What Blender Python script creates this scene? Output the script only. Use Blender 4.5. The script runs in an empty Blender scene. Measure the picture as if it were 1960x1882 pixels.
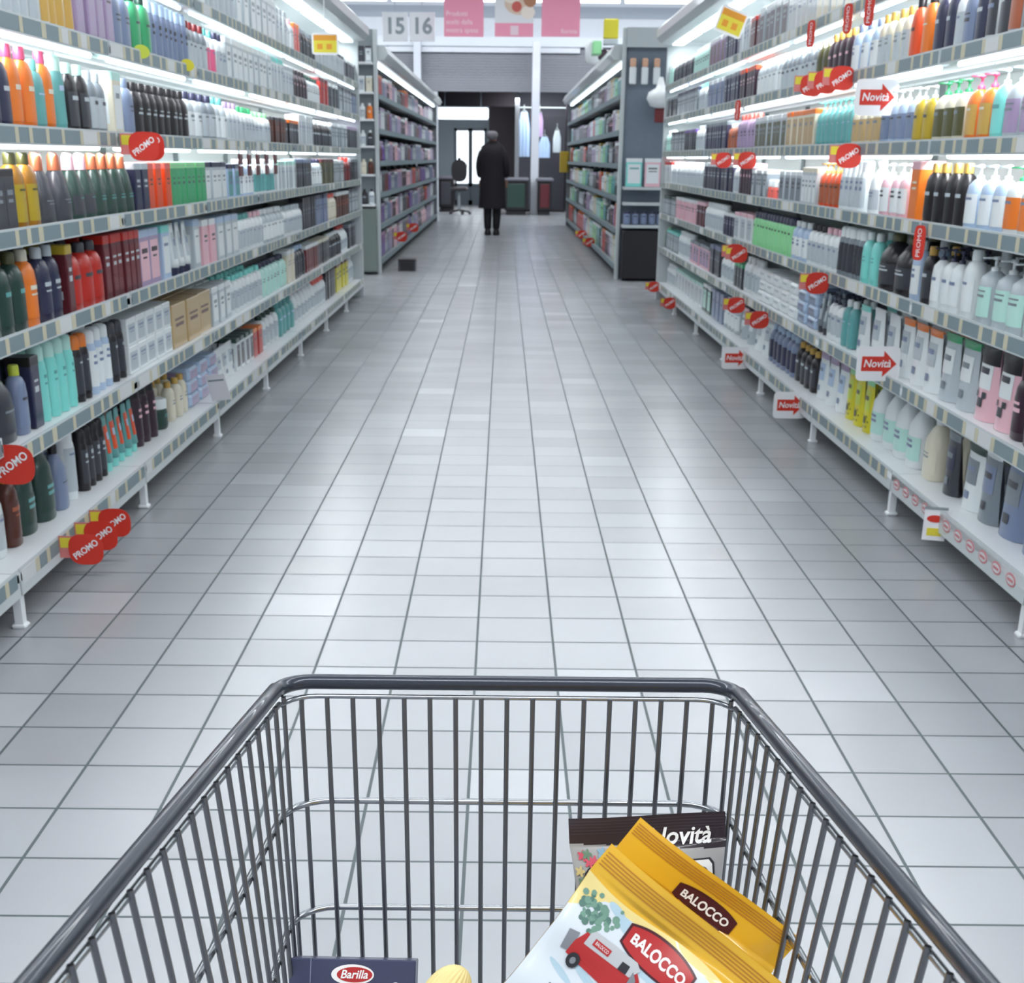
import bpy, math, random
from mathutils import Vector, Matrix
random.seed(7)
R = math.radians
C = bpy.context.scene.collection
S = bpy.context.scene

# ------------------------------------------------------------------ camera
F = 2590.0; TH = math.atan(1002/2590); CT, ST = math.cos(TH), math.sin(TH)
CAMH = 1.19; PX, PY = 956.0, 1305.0; ROLL = 0.0097
camd = bpy.data.cameras.new('camera'); cam = bpy.data.objects.new('camera', camd); C.objects.link(cam)
fw = Vector((0, CT, -ST)); rt = Vector((1, 0, 0)); up = rt.cross(fw)
rt2 = rt*math.cos(ROLL) + up*math.sin(ROLL); up2 = up*math.cos(ROLL) - rt*math.sin(ROLL)
M = Matrix((rt2, up2, -fw)).transposed().to_4x4(); M.translation = (0, 0, CAMH)
cam.matrix_world = M
camd.sensor_fit = 'HORIZONTAL'; camd.sensor_width = 36; camd.lens = F/1960*36
camd.shift_x = (980-PX)/1960; camd.shift_y = (PY-941)/1960
camd.clip_start = 0.02; camd.clip_end = 200
camd.dof.use_dof = True; camd.dof.focus_distance = 1.35; camd.dof.aperture_fstop = 20
S.camera = cam

def at(u, v, Y):
    """world point at distance Y down the aisle seen at photo pixel (u, v)"""
    d = rt2*((u-PX)/F) - up2*((v-PY)/F) + fw
    return Vector((0, 0, CAMH)) + d*(Y/d.y)
def atz(u, v, z):
    d = rt2*((u-PX)/F) - up2*((v-PY)/F) + fw
    return Vector((0, 0, CAMH)) + d*z
def y_of(u, X, h):
    """distance down the aisle of a point of the shelf front X at height h"""
    z = F*abs(X)/abs(u-966.0)
    return (z-(CAMH-h)*ST)/CT

# ------------------------------------------------------------------ world, light, exposure
S.view_settings.view_transform = 'Standard'; S.view_settings.look = 'None'
S.view_settings.gamma = 1; S.view_settings.exposure = 0.14
w = bpy.data.worlds.new('world'); S.world = w; w.use_nodes = True
w.node_tree.nodes['Background'].inputs[0].default_value = (0.62, 0.7, 0.8, 1)
w.node_tree.nodes['Background'].inputs[1].default_value = 0.35
E_ROW, E_STRIP = 150.0, 9.0
def area(name, loc, sx, sy, e, rot=(0, 0, 0), col=(0.965, 0.985, 1.0)):
    l = bpy.data.lights.new(name, 'AREA'); l.shape = 'RECTANGLE'; l.size = sx; l.size_y = sy
    l.energy = e; l.color = col
    o = bpy.data.objects.new(name, l); C.objects.link(o); o.location = loc; o.rotation_euler = rot
    return o
LAMPH = 4.30
ROWS = [-1, 3, 7, 11, 15, 19, 23, 27, 31]
for yy in ROWS:
    area('ceiling_lamp_light', (0, yy, LAMPH-0.14), 14, 0.25, E_ROW*{31: 1.0, 27: 1.5, -1: 2.6, 3: 1.35, 15: 1.2, 19: 1.35, 23: 1.35}.get(yy, .85), (R({31: 38, 27: 28}.get(yy, 0)), 0, 0))

# ------------------------------------------------------------------ materials
def lin(c): return tuple(((x/255)/12.92 if x/255 <= .04045 else ((x/255+.055)/1.055)**2.4) for x in c)
MATS = {}
def mat(name, rgb=None, rough=.45, metal=0.0, emit=0.0, var=0.0, coat=0.0, trans=0.0):
    if name in MATS: return MATS[name]
    m = bpy.data.materials.new(name); m.use_nodes = True; nt = m.node_tree
    b = nt.nodes['Principled BSDF']; c = lin(rgb)+(1,)
    b.inputs['Base Color'].default_value = c
    b.inputs['Roughness'].default_value = rough; b.inputs['Metallic'].default_value = metal
    b.inputs['Coat Weight'].default_value = coat
    b.inputs['Transmission Weight'].default_value = trans
    if emit:
        b.inputs['Emission Color'].default_value = c; b.inputs['Emission Strength'].default_value = emit
    elif var:
        n = nt.nodes.new('ShaderNodeTexNoise'); n.inputs['Scale'].default_value = 14; n.inputs['Detail'].default_value = 4
        tc = nt.nodes.new('ShaderNodeTexCoord'); nt.links.new(tc.outputs['Object'], n.inputs['Vector'])
        mx = nt.nodes.new('ShaderNodeMix'); mx.data_type = 'RGBA'
        mx.inputs['A'].default_value = tuple(x*(1-var) for x in c[:3])+(1,)
        mx.inputs['B'].default_value = tuple(min(1, x*(1+var)) for x in c[:3])+(1,)
        nt.links.new(n.outputs['Fac'], mx.inputs['Factor']); nt.links.new(mx.outputs['Result'], b.inputs['Base Color'])
    MATS[name] = m; return m
COL = {  # product plastics
 'white': (232, 238, 240), 'pale grey': (188, 198, 204), 'grey': (128, 138, 146), 'charcoal': (62, 64, 72), 'black': (30, 27, 32),
 'navy': (48, 50, 78), 'blue grey': (124, 138, 168), 'pale blue': (178, 200, 226), 'teal': (98, 168, 168), 'mint': (132, 222, 214),
 'pale mint': (190, 232, 222), 'green': (62, 168, 112), 'dark green': (38, 66, 58), 'light green': (150, 220, 160), 'olive': (84, 84, 48),
 'lime': (200, 214, 70), 'yellow': (218, 208, 44), 'mustard': (186, 160, 44), 'amber': (176, 120, 30), 'gold': (206, 166, 84),
 'cream': (226, 220, 200), 'tan': (190, 164, 118), 'orange': (236, 126, 44), 'red orange': (226, 84, 40), 'red': (190, 44, 34),
 'dark red': (112, 30, 36), 'maroon': (92, 34, 42), 'plum': (56, 34, 50), 'brown': (84, 40, 28), 'copper': (170, 92, 60),
 'pink': (232, 96, 140), 'pale pink': (236, 190, 200), 'salmon': (236, 110, 100), 'lilac': (170, 150, 184), 'purple': (112, 80, 160),
}
def pm(c): return mat('plastic '+c, COL[c], rough=.32, coat=.15)
METAL = mat('shelf enamel', (196, 204, 206), .42, .0, coat=.2)
METALW = mat('white shelf enamel', (236, 240, 242), .4)
GREYM = mat('grey shelf steel', (150, 160, 162), .45, .3)
BACKM = mat('shelf back panel', (186, 192, 190), .6)
DARK = mat('dark recess', (40, 40, 44), .7)
TUBE = mat('lit tube', (240, 250, 255), .5, emit=2.2)
LAMP = mat('lit ceiling tube', (245, 252, 255), .5, emit=4.5)
WALLM = mat('white painted wall', (206, 212, 220), .8, var=.04)
REDT = mat('promo red', (206, 50, 34), .5)
WHT = mat('printed white', (236, 236, 238), .5)
YEL = mat('printed yellow', (222, 206, 60), .5)
PALEY = mat('price paper cream', (196, 192, 168), .6)
STRIPG = mat('price strip grey', (120, 138, 144), .5)
INK = mat('printed ink', (40, 40, 46), .6)

# ------------------------------------------------------------------ mesh helpers
class MB:
    def __init__(s): s.v = []; s.f = []; s.m = []; s.sm = []
    def add(s, vs, fs, m=0, smooth=False):
        o = len(s.v); s.v += [tuple(p) for p in vs]
        for f in fs: s.f.append(tuple(i+o for i in f)); s.m.append(m); s.sm.append(smooth)
    def box(s, x0, x1, y0, y1, z0, z1, m=0):
        s.add([(x0,y0,z0),(x1,y0,z0),(x1,y1,z0),(x0,y1,z0),(x0,y0,z1),(x1,y0,z1),(x1,y1,z1),(x0,y1,z1)],
              [(0,3,2,1),(4,5,6,7),(0,1,5,4),(1,2,6,5),(2,3,7,6),(3,0,4,7)], m)
    def bbox(s, x0, x1, y0, y1, z0, z1, b=.004, m=0):
        """box with chamfered vertical edges and top rim"""
        def ring(x0,x1,y0,y1,z,b): return [(x0+b,y0,z),(x1-b,y0,z),(x1,y0+b,z),(x1,y1-b,z),(x1-b,y1,z),(x0+b,y1,z),(x0,y1-b,z),(x0,y0+b,z)]
        vs = ring(x0+b*.6,x1-b*.6,y0+b*.6,y1-b*.6,z0,b)+ring(x0,x1,y0,y1,z0+b,b)+ring(x0,x1,y0,y1,z1-b,b)+ring(x0+b*.6,x1-b*.6,y0+b*.6,y1-b*.6,z1,b)
        fs = [tuple(range(7,-1,-1)), tuple(range(24,32))]
        for k in range(3):
            for i in range(8): j=(i+1)%8; fs.append((k*8+i,k*8+j,k*8+8+j,k*8+8+i))
        s.add(vs, fs, m)
    def lathe(s, prof, ox=0, oy=0, oz=0, kx=1, ky=1, n=16, m=0, smooth=True, sup=2.0):
        vs = []
        for r, z in prof:
            for i in range(n):
                a = 2*math.pi*i/n; c, q = math.cos(a), math.sin(a)
                e = 2/sup
                vs.append((ox+kx*r*math.copysign(abs(c)**e, c), oy+ky*r*math.copysign(abs(q)**e, q), oz+z))
        fs = []
        for k in range(len(prof)-1):
            for i in range(n): j=(i+1)%n; fs.append((k*n+i,k*n+j,(k+1)*n+j,(k+1)*n+i))
        s.add(vs, fs, m, smooth)
        L=(len(prof)-1)*n
        s.add([vs[i] for i in range(n)], [tuple(range(n-1,-1,-1))], m); s.add([vs[L+i] for i in range(n)], [tuple(range(n))], m)
    def tube(s, pts, r, n=8, m=0, closed=False):
        pts = [Vector(p) for p in pts]; N = len(pts); vs = []; prev = None
        for i, p in enumerate(pts):
            if closed: t = (pts[(i+1)%N]-pts[i-1]).normalized()
            else: t = (pts[min(i+1,N-1)]-pts[max(i-1,0)]).normalized()
            if prev is None:
                a = Vector((0,0,1)) if abs(t.z) < .9 else Vector((1,0,0)); nx = t.cross(a).normalized()
            else: nx = (prev - t*prev.dot(t)).normalized()
            prev = nx; ny = t.cross(nx)
            for k in range(n):
                a = 2*math.pi*k/n; vs.append(p+nx*r*math.cos(a)+ny*r*math.sin(a))
        fs = []
        for i in range(N if closed else N-1):
            for k in range(n):
                j=(k+1)%n; i2=(i+1)%N; fs.append((i*n+k,i*n+j,i2*n+j,i2*n+k))
        s.add(vs, fs, m, True)
        if not closed:
            s.add(vs[:n], [tuple(range(n-1,-1,-1))], m); s.add(vs[-n:], [tuple(range(n))], m)
    def prism(s, poly, fn, t0, t1, m=0):
        """poly: 2-D outline; fn(a, b, t) -> point"""
        n = len(poly); vs = [fn(a,b,t0) for a,b in poly]+[fn(a,b,t1) for a,b in poly]
        fs = [tuple(range(n-1,-1,-1)), tuple(range(n,2*n))]+[(i,(i+1)%n,n+(i+1)%n,n+i) for i in range(n)]
        s.add(vs, fs, m)
    def grid(s, fn, nu, nv, m=0, smooth=True, mf=None):
        vs = [fn(i/nu, j/nv) for j in range(nv+1) for i in range(nu+1)]
        for j in range(nv):
            for i in range(nu):
                a = j*(nu+1)+i
                s.f.append(tuple(len(s.v)+q for q in (a, a+1, a+nu+2, a+nu+1))); s.m.append(mf((i+.5)/nu,(j+.5)/nv) if mf else m); s.sm.append(smooth)
        s.v += [tuple(p) for p in vs]
    def mesh(s, name, mats):
        me = bpy.data.meshes.new(name); me.from_pydata(s.v, [], s.f)
        for q in (mats if isinstance(mats, (list, tuple)) else [mats]): me.materials.append(q)
        me.polygons.foreach_set('material_index', s.m); me.polygons.foreach_set('use_smooth', s.sm)
        me.update(); return me
    def build(s, name, mats, parent=None, loc=None):
        o = bpy.data.objects.new(name, s.mesh(name, mats)); C.objects.link(o)
        if parent: o.parent = parent
        if loc is not None: o.location = loc
        return o
def tag(o, label, cat, group=None):
    o['label'] = label; o['category'] = cat
    if group: o['group'] = group
    return o
def struct(o): o['kind'] = 'structure'; return o
def empty(name, loc=(0,0,0), rz=0):
    o = bpy.data.objects.new(name, None); o.empty_display_size = .05; C.objects.link(o); o.location = loc; o.rotation_euler = (0,0,rz); return o
def copy_tree(o, parent=None):
    c = o.copy(); C.objects.link(c)
    if parent: c.parent = parent
    for ch in o.children: copy_tree(ch, c)
    return c
def text_geo(txt, size=1.0, shear=0.0, bold=0.0, align='CENTER'):
    cu = bpy.data.curves.new('lettering', 'FONT'); cu.body = txt; cu.size = size; cu.shear = shear
    cu.offset = bold; cu.align_x = align; cu.align_y = 'CENTER'; cu.resolution_u = 3
    o = bpy.data.objects.new('lettering', cu); C.objects.link(o); bpy.context.view_layer.update()
    me = bpy.data.meshes.new_from_object(o.evaluated_get(bpy.context.evaluated_depsgraph_get()))
    vs = [v.co.copy() for v in me.vertices]; fs = [tuple(p.vertices) for p in me.polygons]
    bpy.data.objects.remove(o); bpy.data.curves.remove(cu); bpy.data.meshes.remove(me)
    return vs, fs
def put_text(mb, txt, fn, size, m, rot=0, ox=0, oy=0, sx=1, **k):
    """lettering laid on a surface fn(a, b)"""
    vs, fs = text_geo(txt, size, **k); c, q = math.cos(rot), math.sin(rot)
    mb.add([fn(ox+(v.x*sx*c-v.y*q), oy+(v.x*sx*q+v.y*c)) for v in vs], fs, m)
def oval(a, b, n=28, cx=0, cy=0, rot=0, p=2.0):
    o = []
    for i in range(n):
        t = 2*math.pi*i/n; x = a*math.copysign(abs(math.cos(t))**(2/p), math.cos(t)); y = b*math.copysign(abs(math.sin(t))**(2/p), math.sin(t))
        o.append((cx+x*math.cos(rot)-y*math.sin(rot), cy+x*math.sin(rot)+y*math.cos(rot)))
    return o

# ------------------------------------------------------------------ the room
def floor_mat():
    m = bpy.data.materials.new('floor tiles'); m.use_nodes = True; nt = m.node_tree; N = nt.nodes; L = nt.links
    b = N['Principled BSDF']; geo = N.new('ShaderNodeNewGeometry')
    mp = N.new('ShaderNodeMapping'); mp.inputs['Location'].default_value = (-0.14+10, -0.168+10, 0); L.new(geo.outputs['Position'], mp.inputs['Vector'])
    br = N.new('ShaderNodeTexBrick'); br.offset = 0; br.squash = 1
    br.inputs['Scale'].default_value = 1; br.inputs['Brick Width'].default_value = .2; br.inputs['Row Height'].default_value = .2
    br.inputs['Mortar Size'].default_value = .0036; br.inputs['Mortar Smooth'].default_value = .15; br.inputs['Bias'].default_value = 0
    br.inputs['Color1'].default_value = lin((160, 162, 166))+(1,); br.inputs['Color2'].default_value = lin((169, 172, 176))+(1,)
    br.inputs['Mortar'].default_value = lin((84, 94, 96))+(1,)
    L.new(mp.outputs['Vector'], br.inputs['Vector'])
    n = N.new('ShaderNodeTexNoise'); n.inputs['Scale'].default_value = 1.1; n.inputs['Detail'].default_value = 5; L.new(geo.outputs['Position'], n.inputs['Vector'])
    cr = N.new('ShaderNodeMapRange'); cr.inputs['From Min'].default_value = .3; cr.inputs['From Max'].default_value = .7
    cr.inputs['To Min'].default_value = .93; cr.inputs['To Max'].default_value = 1.05; L.new(n.outputs['Fac'], cr.inputs['Value'])
    mx = N.new('ShaderNodeVectorMath'); mx.operation = 'SCALE'; L.new(br.outputs['Color'], mx.inputs[0]); L.new(cr.outputs['Result'], mx.inputs['Scale'])
    # a few replaced tiles are lighter
    sb_ = N.new('ShaderNodeVectorMath'); sb_.operation = 'SCALE'; sb_.inputs['Scale'].default_value = 5.0; L.new(mp.outputs['Vector'], sb_.inputs[0])
    fl_ = N.new('ShaderNodeVectorMath'); fl_.operation = 'FLOOR'; L.new(sb_.outputs['Vector'], fl_.inputs[0])
    wn = N.new('ShaderNodeTexWhiteNoise'); wn.noise_dimensions = '2D'; L.new(fl_.outputs['Vector'], wn.inputs['Vector'])
    gt = N.new('ShaderNodeMath'); gt.operation = 'GREATER_THAN'; gt.inputs[1].default_value = .965; L.new(wn.outputs['Value'], gt.inputs[0])
    ma = N.new('ShaderNodeMath'); ma.operation = 'MULTIPLY_ADD'; ma.inputs[1].default_value = .16; ma.inputs[2].default_value = 1; L.new(gt.outputs['Value'], ma.inputs[0])
    m2 = N.new('ShaderNodeVectorMath'); m2.operation = 'SCALE'; L.new(mx.outputs['Vector'], m2.inputs[0]); L.new(ma.outputs['Value'], m2.inputs['Scale'])
    L.new(m2.outputs['Vector'], b.inputs['Base Color'])
    n2 = N.new('ShaderNodeTexNoise'); n2.inputs['Scale'].default_value = 2; L.new(geo.outputs['Position'], n2.inputs['Vector'])
    rr = N.new('ShaderNodeMapRange'); rr.inputs['To Min'].default_value = .24; rr.inputs['To Max'].default_value = .27; L.new(n2.outputs['Fac'], rr.inputs['Value'])
    ad = N.new('ShaderNodeMath'); ad.operation = 'MULTIPLY_ADD'; ad.inputs[1].default_value = .4; L.new(br.outputs['Fac'], ad.inputs[0]); L.new(rr.outputs['Result'], ad.inputs[2])
    L.new(ad.outputs['Value'], b.inputs['Roughness'])
    bm = N.new('ShaderNodeBump'); bm.inputs['Strength'].default_value = .25; bm.inputs['Distance'].default_value = .002; bm.invert = True
    L.new(br.outputs['Fac'], bm.inputs['Height']); L.new(bm.outputs['Normal'], b.inputs['Normal'])
    return m
X0, X1, Y0, Y1, CEIL, FAC = -9.0, 9.0, -4.0, 44.0, 4.8, 33.4
def slab(name, x0, x1, y0, y1, z0, z1, m): 
    b = MB(); b.box(x0, x1, y0, y1, z0, z1); return struct(b.build(name, m))
slab('floor', X0, X1, Y0, Y1, -.1, 0, floor_mat())
slab('ceiling', X0, X1, Y0, Y1, CEIL, CEIL+.1, mat('ceiling paint', (200, 206, 214), .8, var=.03))
slab('wall_left', X0-.1, X0, Y0, Y1, 0, CEIL, WALLM)
slab('wall_right', X1, X1+.1, Y0, Y1, 0, CEIL, WALLM)
slab('wall_back', X0, X1, Y0-.1, Y0, 0, CEIL, WALLM)
# the front of the shop: a white upper wall on a beam, a grey shutter band, and the dark exit lobby behind
def zed(v, Y=FAC): return at(966, v, Y).z
def ex(u, Y=FAC): return at(u, 303, Y).x
zb = zed(94); zs = zed(176)
b = MB(); b.box(X0, X1, FAC, FAC+.3, zb, CEIL); b.box(X0, ex(838), FAC, FAC+.3, 0, zb); b.box(ex(1100), X1, FAC, FAC+.3, 0, zb)
struct(b.build('wall_front', WALLM))
b = MB(); b.box(X0, X1, FAC-.18, FAC-.002, zed(90), zed(72)); struct(b.build('trim_beam', mat('white beam', (214, 222, 230), .5)))
b = MB(); b.box(X0, X1, FAC-.05, FAC-.002, zed(34), zed(12)); struct(b.build('trim_upper', mat('pale grey rail', (150, 160, 172), .6)))
b = MB(); b.box(ex(700), ex(1104), FAC-.12, FAC-.004, zed(92)-.1, zed(96)+.12)
struct(b.build('trim_rail', mat('bright rail', (216, 222, 230), .4)))
def post(u, wpx, v0, y, name='trim_post'):
    b = MB(); x = ex(u, y); hw = wpx/2*y*CT/F; b.bbox(x-hw, x+hw, y-hw, y+hw, 0 if v0 is None else at(966, v0, y).z, at(966, 78, y).z, .01)
    return struct(b.build(name, mat('white post paint', (206, 212, 222), .45)))
post(1023.5, 15, None, FAC-.6, 'trim_column'); post(801, 14, 172, FAC-.25)
# shutter band
b = MB(); n = 16; z1 = zb+.02
for i in range(n):
    za, zc = zs+(z1-zs)*i/n, zs+(z1-zs)*(i+1)/n
    b.box(X0, X1, FAC-.02, FAC+.1, za+.004, zc); b.box(X0, X1, FAC, FAC+.1, za, za+.004)
struct(b.build('trim_shutter', mat('grey shutter', (132, 136, 144), .5, .1)))
# lobby behind the opening
LB = 39.0
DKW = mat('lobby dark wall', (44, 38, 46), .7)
LGW = mat('lobby grey wall', (156, 172, 184), .7)
slab('wall_lobby_end', ex(838)-.3, ex(936, LB), LB, LB+.1, 0, 2.95, LGW)
slab('wall_lobby_dark', ex(936, LB), ex(1100)+.4, LB, LB+.1, 0, 2.95, DKW)
slab('ceiling_lobby', ex(838)-.3, ex(1100)+.4, FAC+.3, LB, 2.95, 3.05, DKW)
slab('wall_lobby_left', ex(838)-.4, ex(838)-.3, FAC+.3, LB, 0, 3, DKW)
slab('wall_lobby_right', ex(1100)+.4, ex(1100)+.5, FAC+.3, LB, 0, 3, DKW)
slab('wall_lobby_pier', ex(936, LB-1), ex(986, LB-1), LB-1.1, LB-1, 0, 2.95, DKW)
slab('wall_lobby_screen', ex(990, FAC+1.6), ex(1100)+.4, FAC+1.6, FAC+1.65, 0, 2.95, mat('display board grey', (58, 60, 70), .7))
slab('trim_soffit', ex(838)-.3, ex(986, FAC+1), FAC+1.2, FAC+1.3, at(966, 204, FAC+1.2).z, 2.95, DKW)
area('lobby_fill_light', (ex(885), FAC+2.4, 2.3), 1.5, .3, 34, (R(30), 0, 0))  # unseen fill, added to brighten the grey end wall of the lobby
GLOW = mat('daylight behind door glass', (236, 244, 250), .5, emit=1.25)
FRM = mat('door frame', (96, 108, 120), .5)
def door(name, u0, u1, v0, y):
    d = empty(name, (0,0,0)); d['kind'] = 'structure'
    x0, x1, zt = at(u0, 300, y).x, at(u1, 300, y).x, at(966, v0, y).z
    zq = at(966, 352, y).z
    b = MB(); b.bbox(x0+.06, x1-.06, y-.03, y, zq, zt, .03); b.build('glass', GLOW, d)
    b = MB(); b.box(x0, x0+.06, y-.06, y, 0, zt+.06); b.box(x1-.06, x1, y-.06, y, 0, zt+.06); b.box(x0, x1, y-.06, y, zt, zt+.06); b.box(x0, x1, y-.06, y, 0, .12); b.box(x0, x1, y-.06, y, zq-.08, zq)
    b.box(x0+.06, x1-.06, y-.04, y-.01, .12, zq-.08); b.build('frame', FRM, d)
    b = MB(); b.tube([(x1-.1, y-.1, .95), (x1-.1, y-.1, 1.25)], .012); b.build('handle', METALW, d)
    return d
door('door_1', 870, 901, 251, LB-.02); door('door_2', 900, 931, 251, LB-.02)
# lit box over the lobby door
def simple_box(name, u0, u1, v0, v1, y, dep, m, label, cat, group=None, bev=.02):
    p, q = at(u0, v1, y), at(u1, v0, y)
    b = MB(); b.bbox(p.x, q.x, y, y+dep, p.z, q.z, bev); o = b.build(name, m); tag(o, label, cat, group); return o
lb = empty('light_box', at(885, 230, FAC+.7)); tag(lb, 'long white lit box above the exit lobby doors', 'light')
p, q = at(836, 228, FAC+.7)-lb.location, at(935, 206, FAC+.7)-lb.location
b = MB(); b.bbox(p.x, q.x, 0, .2, p.z, q.z, .04); b.build('diffuser', mat('lit box face', (238, 246, 250), .5, emit=1.3), lb)
b = MB(); b.box(p.x, q.x, .2, .24, p.z-.02, q.z+.02); b.build('housing', FRM, lb)
for k in (.15, .85):
    b = MB(); x = p.x+(q.x-p.x)*k; b.tube([(x, .22, q.z), (x, .22, 2.945-lb.location.z)], .012); b.build('bracket', FRM, lb)

# ceiling lamps
for yi, yy in enumerate(ROWS):
    for k in range(8):
        if yy < 31 and abs(k-3.5) > 2: continue
        x = -5.6+k*1.6
        if yi == 0 and k > 9: continue
        t = empty('ceiling_lamp', (x, yy, LAMPH))
        side = ['far left', 'left', 'left of centre', 'just left of centre', 'just right of centre', 'right of centre', 'right', 'far right'][k]
        tag(t, 'lit white tube lamp above the tills, '+side+' of its row' if yy == 31 else 'white tube lamp over the aisle, row %s back from the tills' % ['nine','eight','seven','six','five','four','three','two','one'][yi],
            'lamp', 'tube lamps above the tills' if yy == 31 else 'tube lamps over the aisle, row %d' % yi)
        b = MB(); b.bbox(.03, 1.57, -.07, .07, 0, .06, .02); b.build('housing', METALW, t)
        b = MB(); b.tube([(.06, 0, -.03), (1.54, 0, -.03)], .04 if yy < 31 else .085, 10); b.build('tube', LAMP, t)
        b = MB(); b.tube([(.3, 0, .06), (.3, 0, CEIL-LAMPH)], .006); b.tube([(1.3, 0, .06), (1.3, 0, CEIL-LAMPH)], .006); b.build('hanger', GREYM, t)

# ------------------------------------------------------------------ shelving
XL, XR = -1.27, 1.39
BAY0 = 3.43; BW = 1.338
H = [.155, .455, .737, .993, 1.245, 1.515, 1.773]        # shelf surfaces, from the floor up
HN = [.155, .500, .815, 1.04, 1.262, 1.515, 1.773]       # the nearest left bay
DEP = .42
ORD = ['floor-level', 'second', 'third', 'fourth', 'fifth', 'sixth', 'seventh']
def price_strip(L, logo=False, dn=.045):
    """front strip of a shelf, local: x = 0 is the front face, runs 0..L along y"""
    b = MB(); b.box(-.006, 0, 0, L, -dn, .004, 0)
    y = .01
    while y < L-.05 and not logo:
        w_ = random.choice([.06, .08, .11, .15]); w_ = min(w_, L-.01-y)
        b.box(0, .0012, y, y+w_, -.04, -.002, 1 if random.random() < .85 else 3); y += w_+.002
        g = random.choice([.028, .032, .04])
        if y+g < L-.01: b.box(0, .0014, y, y+g, -.04, -.002, 2); y += g+.002
    if logo:
        y = .07
        while y < L-.05:
            b.prism(oval(.036, .018, 20, y, -.03), lambda a, c, t: (t, a, c), .0, .0016, 4)
            b.prism(oval(.030, .0125, 20, y, -.03), lambda a, c, t: (t, a, c), .0016, .0022, 3)
            b.box(.0022, .0028, y-.022, y+.022, -.034, -.026, 4)
            y += .115
    return b
LOGOR = mat('printed oval red', (196, 120, 128), .5)
STRM = [METAL, STRIPG, PALEY, mat('price paper white', (208, 212, 212), .6), LOGOR]
def shelf_bay(side, k, hs, label, group):
    """one bay of wall shelving, origin at its near floor corner on the front line"""
    X = XL if side < 0 else XR
    y0 = BAY0+(k-1)*BW
    r = empty('shelf_bay', (X, y0, 0)); tag(r, label, 'shelving unit', group)
    s = -side                     # direction from the shelves to the aisle
    sx = -s                       # into the shelf
    def bx(b, a0, a1, *q, m=0): b.box(min(sx*a0, sx*a1), max(sx*a0, sx*a1), *q, m)
    b = MB(); bx(b, DEP+.01, DEP+.03, 0, BW, .08, 2.12); b.build('back_panel', BACKM, r)
    for i, h in enumerate(hs):
        b = MB(); bx(b, .0, DEP, .004, BW-.004, h-.022, h-.001)
        for q in range(3): bx(b, .06+.12*q, .075+.12*q, .004, BW-.004, h-.03, h-.022)
        sh = b.build('shelf', METALW if i < 3 else METAL, r)
        st = price_strip(BW-.012, side > 0 and i == 0 and k in (1,), .068 if i == 0 else .045).build('price_strip', STRM, sh)
        st.location = (0, .006, h+(.006 if i == 0 else .012))
        if s < 0: st.rotation_euler = (0, 0, math.pi); st.location = (0, BW-.006, st.location.z)
        if i >= 4:
            b = MB(); y_ = .1
            while y_ < BW-.3:
                b.tube([(sx*.035, y_, h-.036), (sx*.035, y_+.36, h-.036)], .0085, 8); y_ += .385
            b.build('light_tube', TUBE, r)
    b = MB(); bx(b, .008, .03, .004, .034, 0, .13); b.bbox(sx*.02-.02, sx*.02+.02, .0, .038, 0, .012, .004); b.build('leg', METALW, r)
    b = MB(); bx(b, DEP-.015, DEP+.01, .0, .03, 0, 2.12)
    b.build('upright', GREYM, r)
    b = MB(); bx(b, DEP-.12, DEP-.1, 0, BW, 0, .13); b.build('kick_plate', mat('kick plate shade grey', (60, 62, 66), .6), r)  # grey darkened to put the under-shelf shade into the plate
    # lit hood on top
    b = MB(); pr = [(DEP, 2.12), (.10, 2.13), (.02, 2.11), (-.06, 2.12), (-.10, 2.16), (-.10, 2.22), (-.05, 2.27), (.05, 2.28), (DEP, 2.26)]
    b.prism(pr, lambda a, c, t: (sx*a, t, c), 0, BW); b.build('hood', METAL, r)
    b = MB(); y_ = .06
    while y_ < BW-.3: bx(b, .03, .12, y_, y_+.55, 2.098, 2.108); y_ += .62
    b.build('hood_light', TUBE, r)
    return r
BAYN = 8
POSW = ['nearest', 'second', 'third', 'fourth', 'fifth', 'sixth', 'seventh', 'farthest']
for side, nm in ((-1, 'left'), (1, 'right')):
    for k in range(BAYN):
        shelf_bay(side, k, HN if (k == 0 and side < 0) else H,
                  'white lit shelving bay of the %s aisle wall, %s from the camera' % (nm, POSW[k]) if k not in (0, 7) else 'white lit shelving bay of the %s aisle wall, %s one' % (nm, POSW[k]),
                  'shelving bays of the %s wall' % nm)
    X = XL if side < 0 else XR
    ye = BAY0+(BAYN-1)*BW
    b = MB(); xs = sorted((X, X+side*(DEP+.03))); b.bbox(xs[0], xs[1], ye, ye+.03, 0, 2.12, .004)
    tag(b.build('end_panel', METAL), 'white end panel closing the far end of the %s wall shelving' % nm, 'panel')
    # strip light and hood light, one long lamp of each kind per side
    mid = BAY0-BW+BAYN*BW/2
    for h_, e_ in ((2.09, 42), (H[6]-.05, 28), (H[5]-.05, 26), (H[4]-.05, 27)):
        area('shelf_tube_light', (X+side*(.06 if h_ < 2 else .075), mid, h_), .03, BAYN*BW-.2, e_, (0, -side*R(30), 0))

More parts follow.
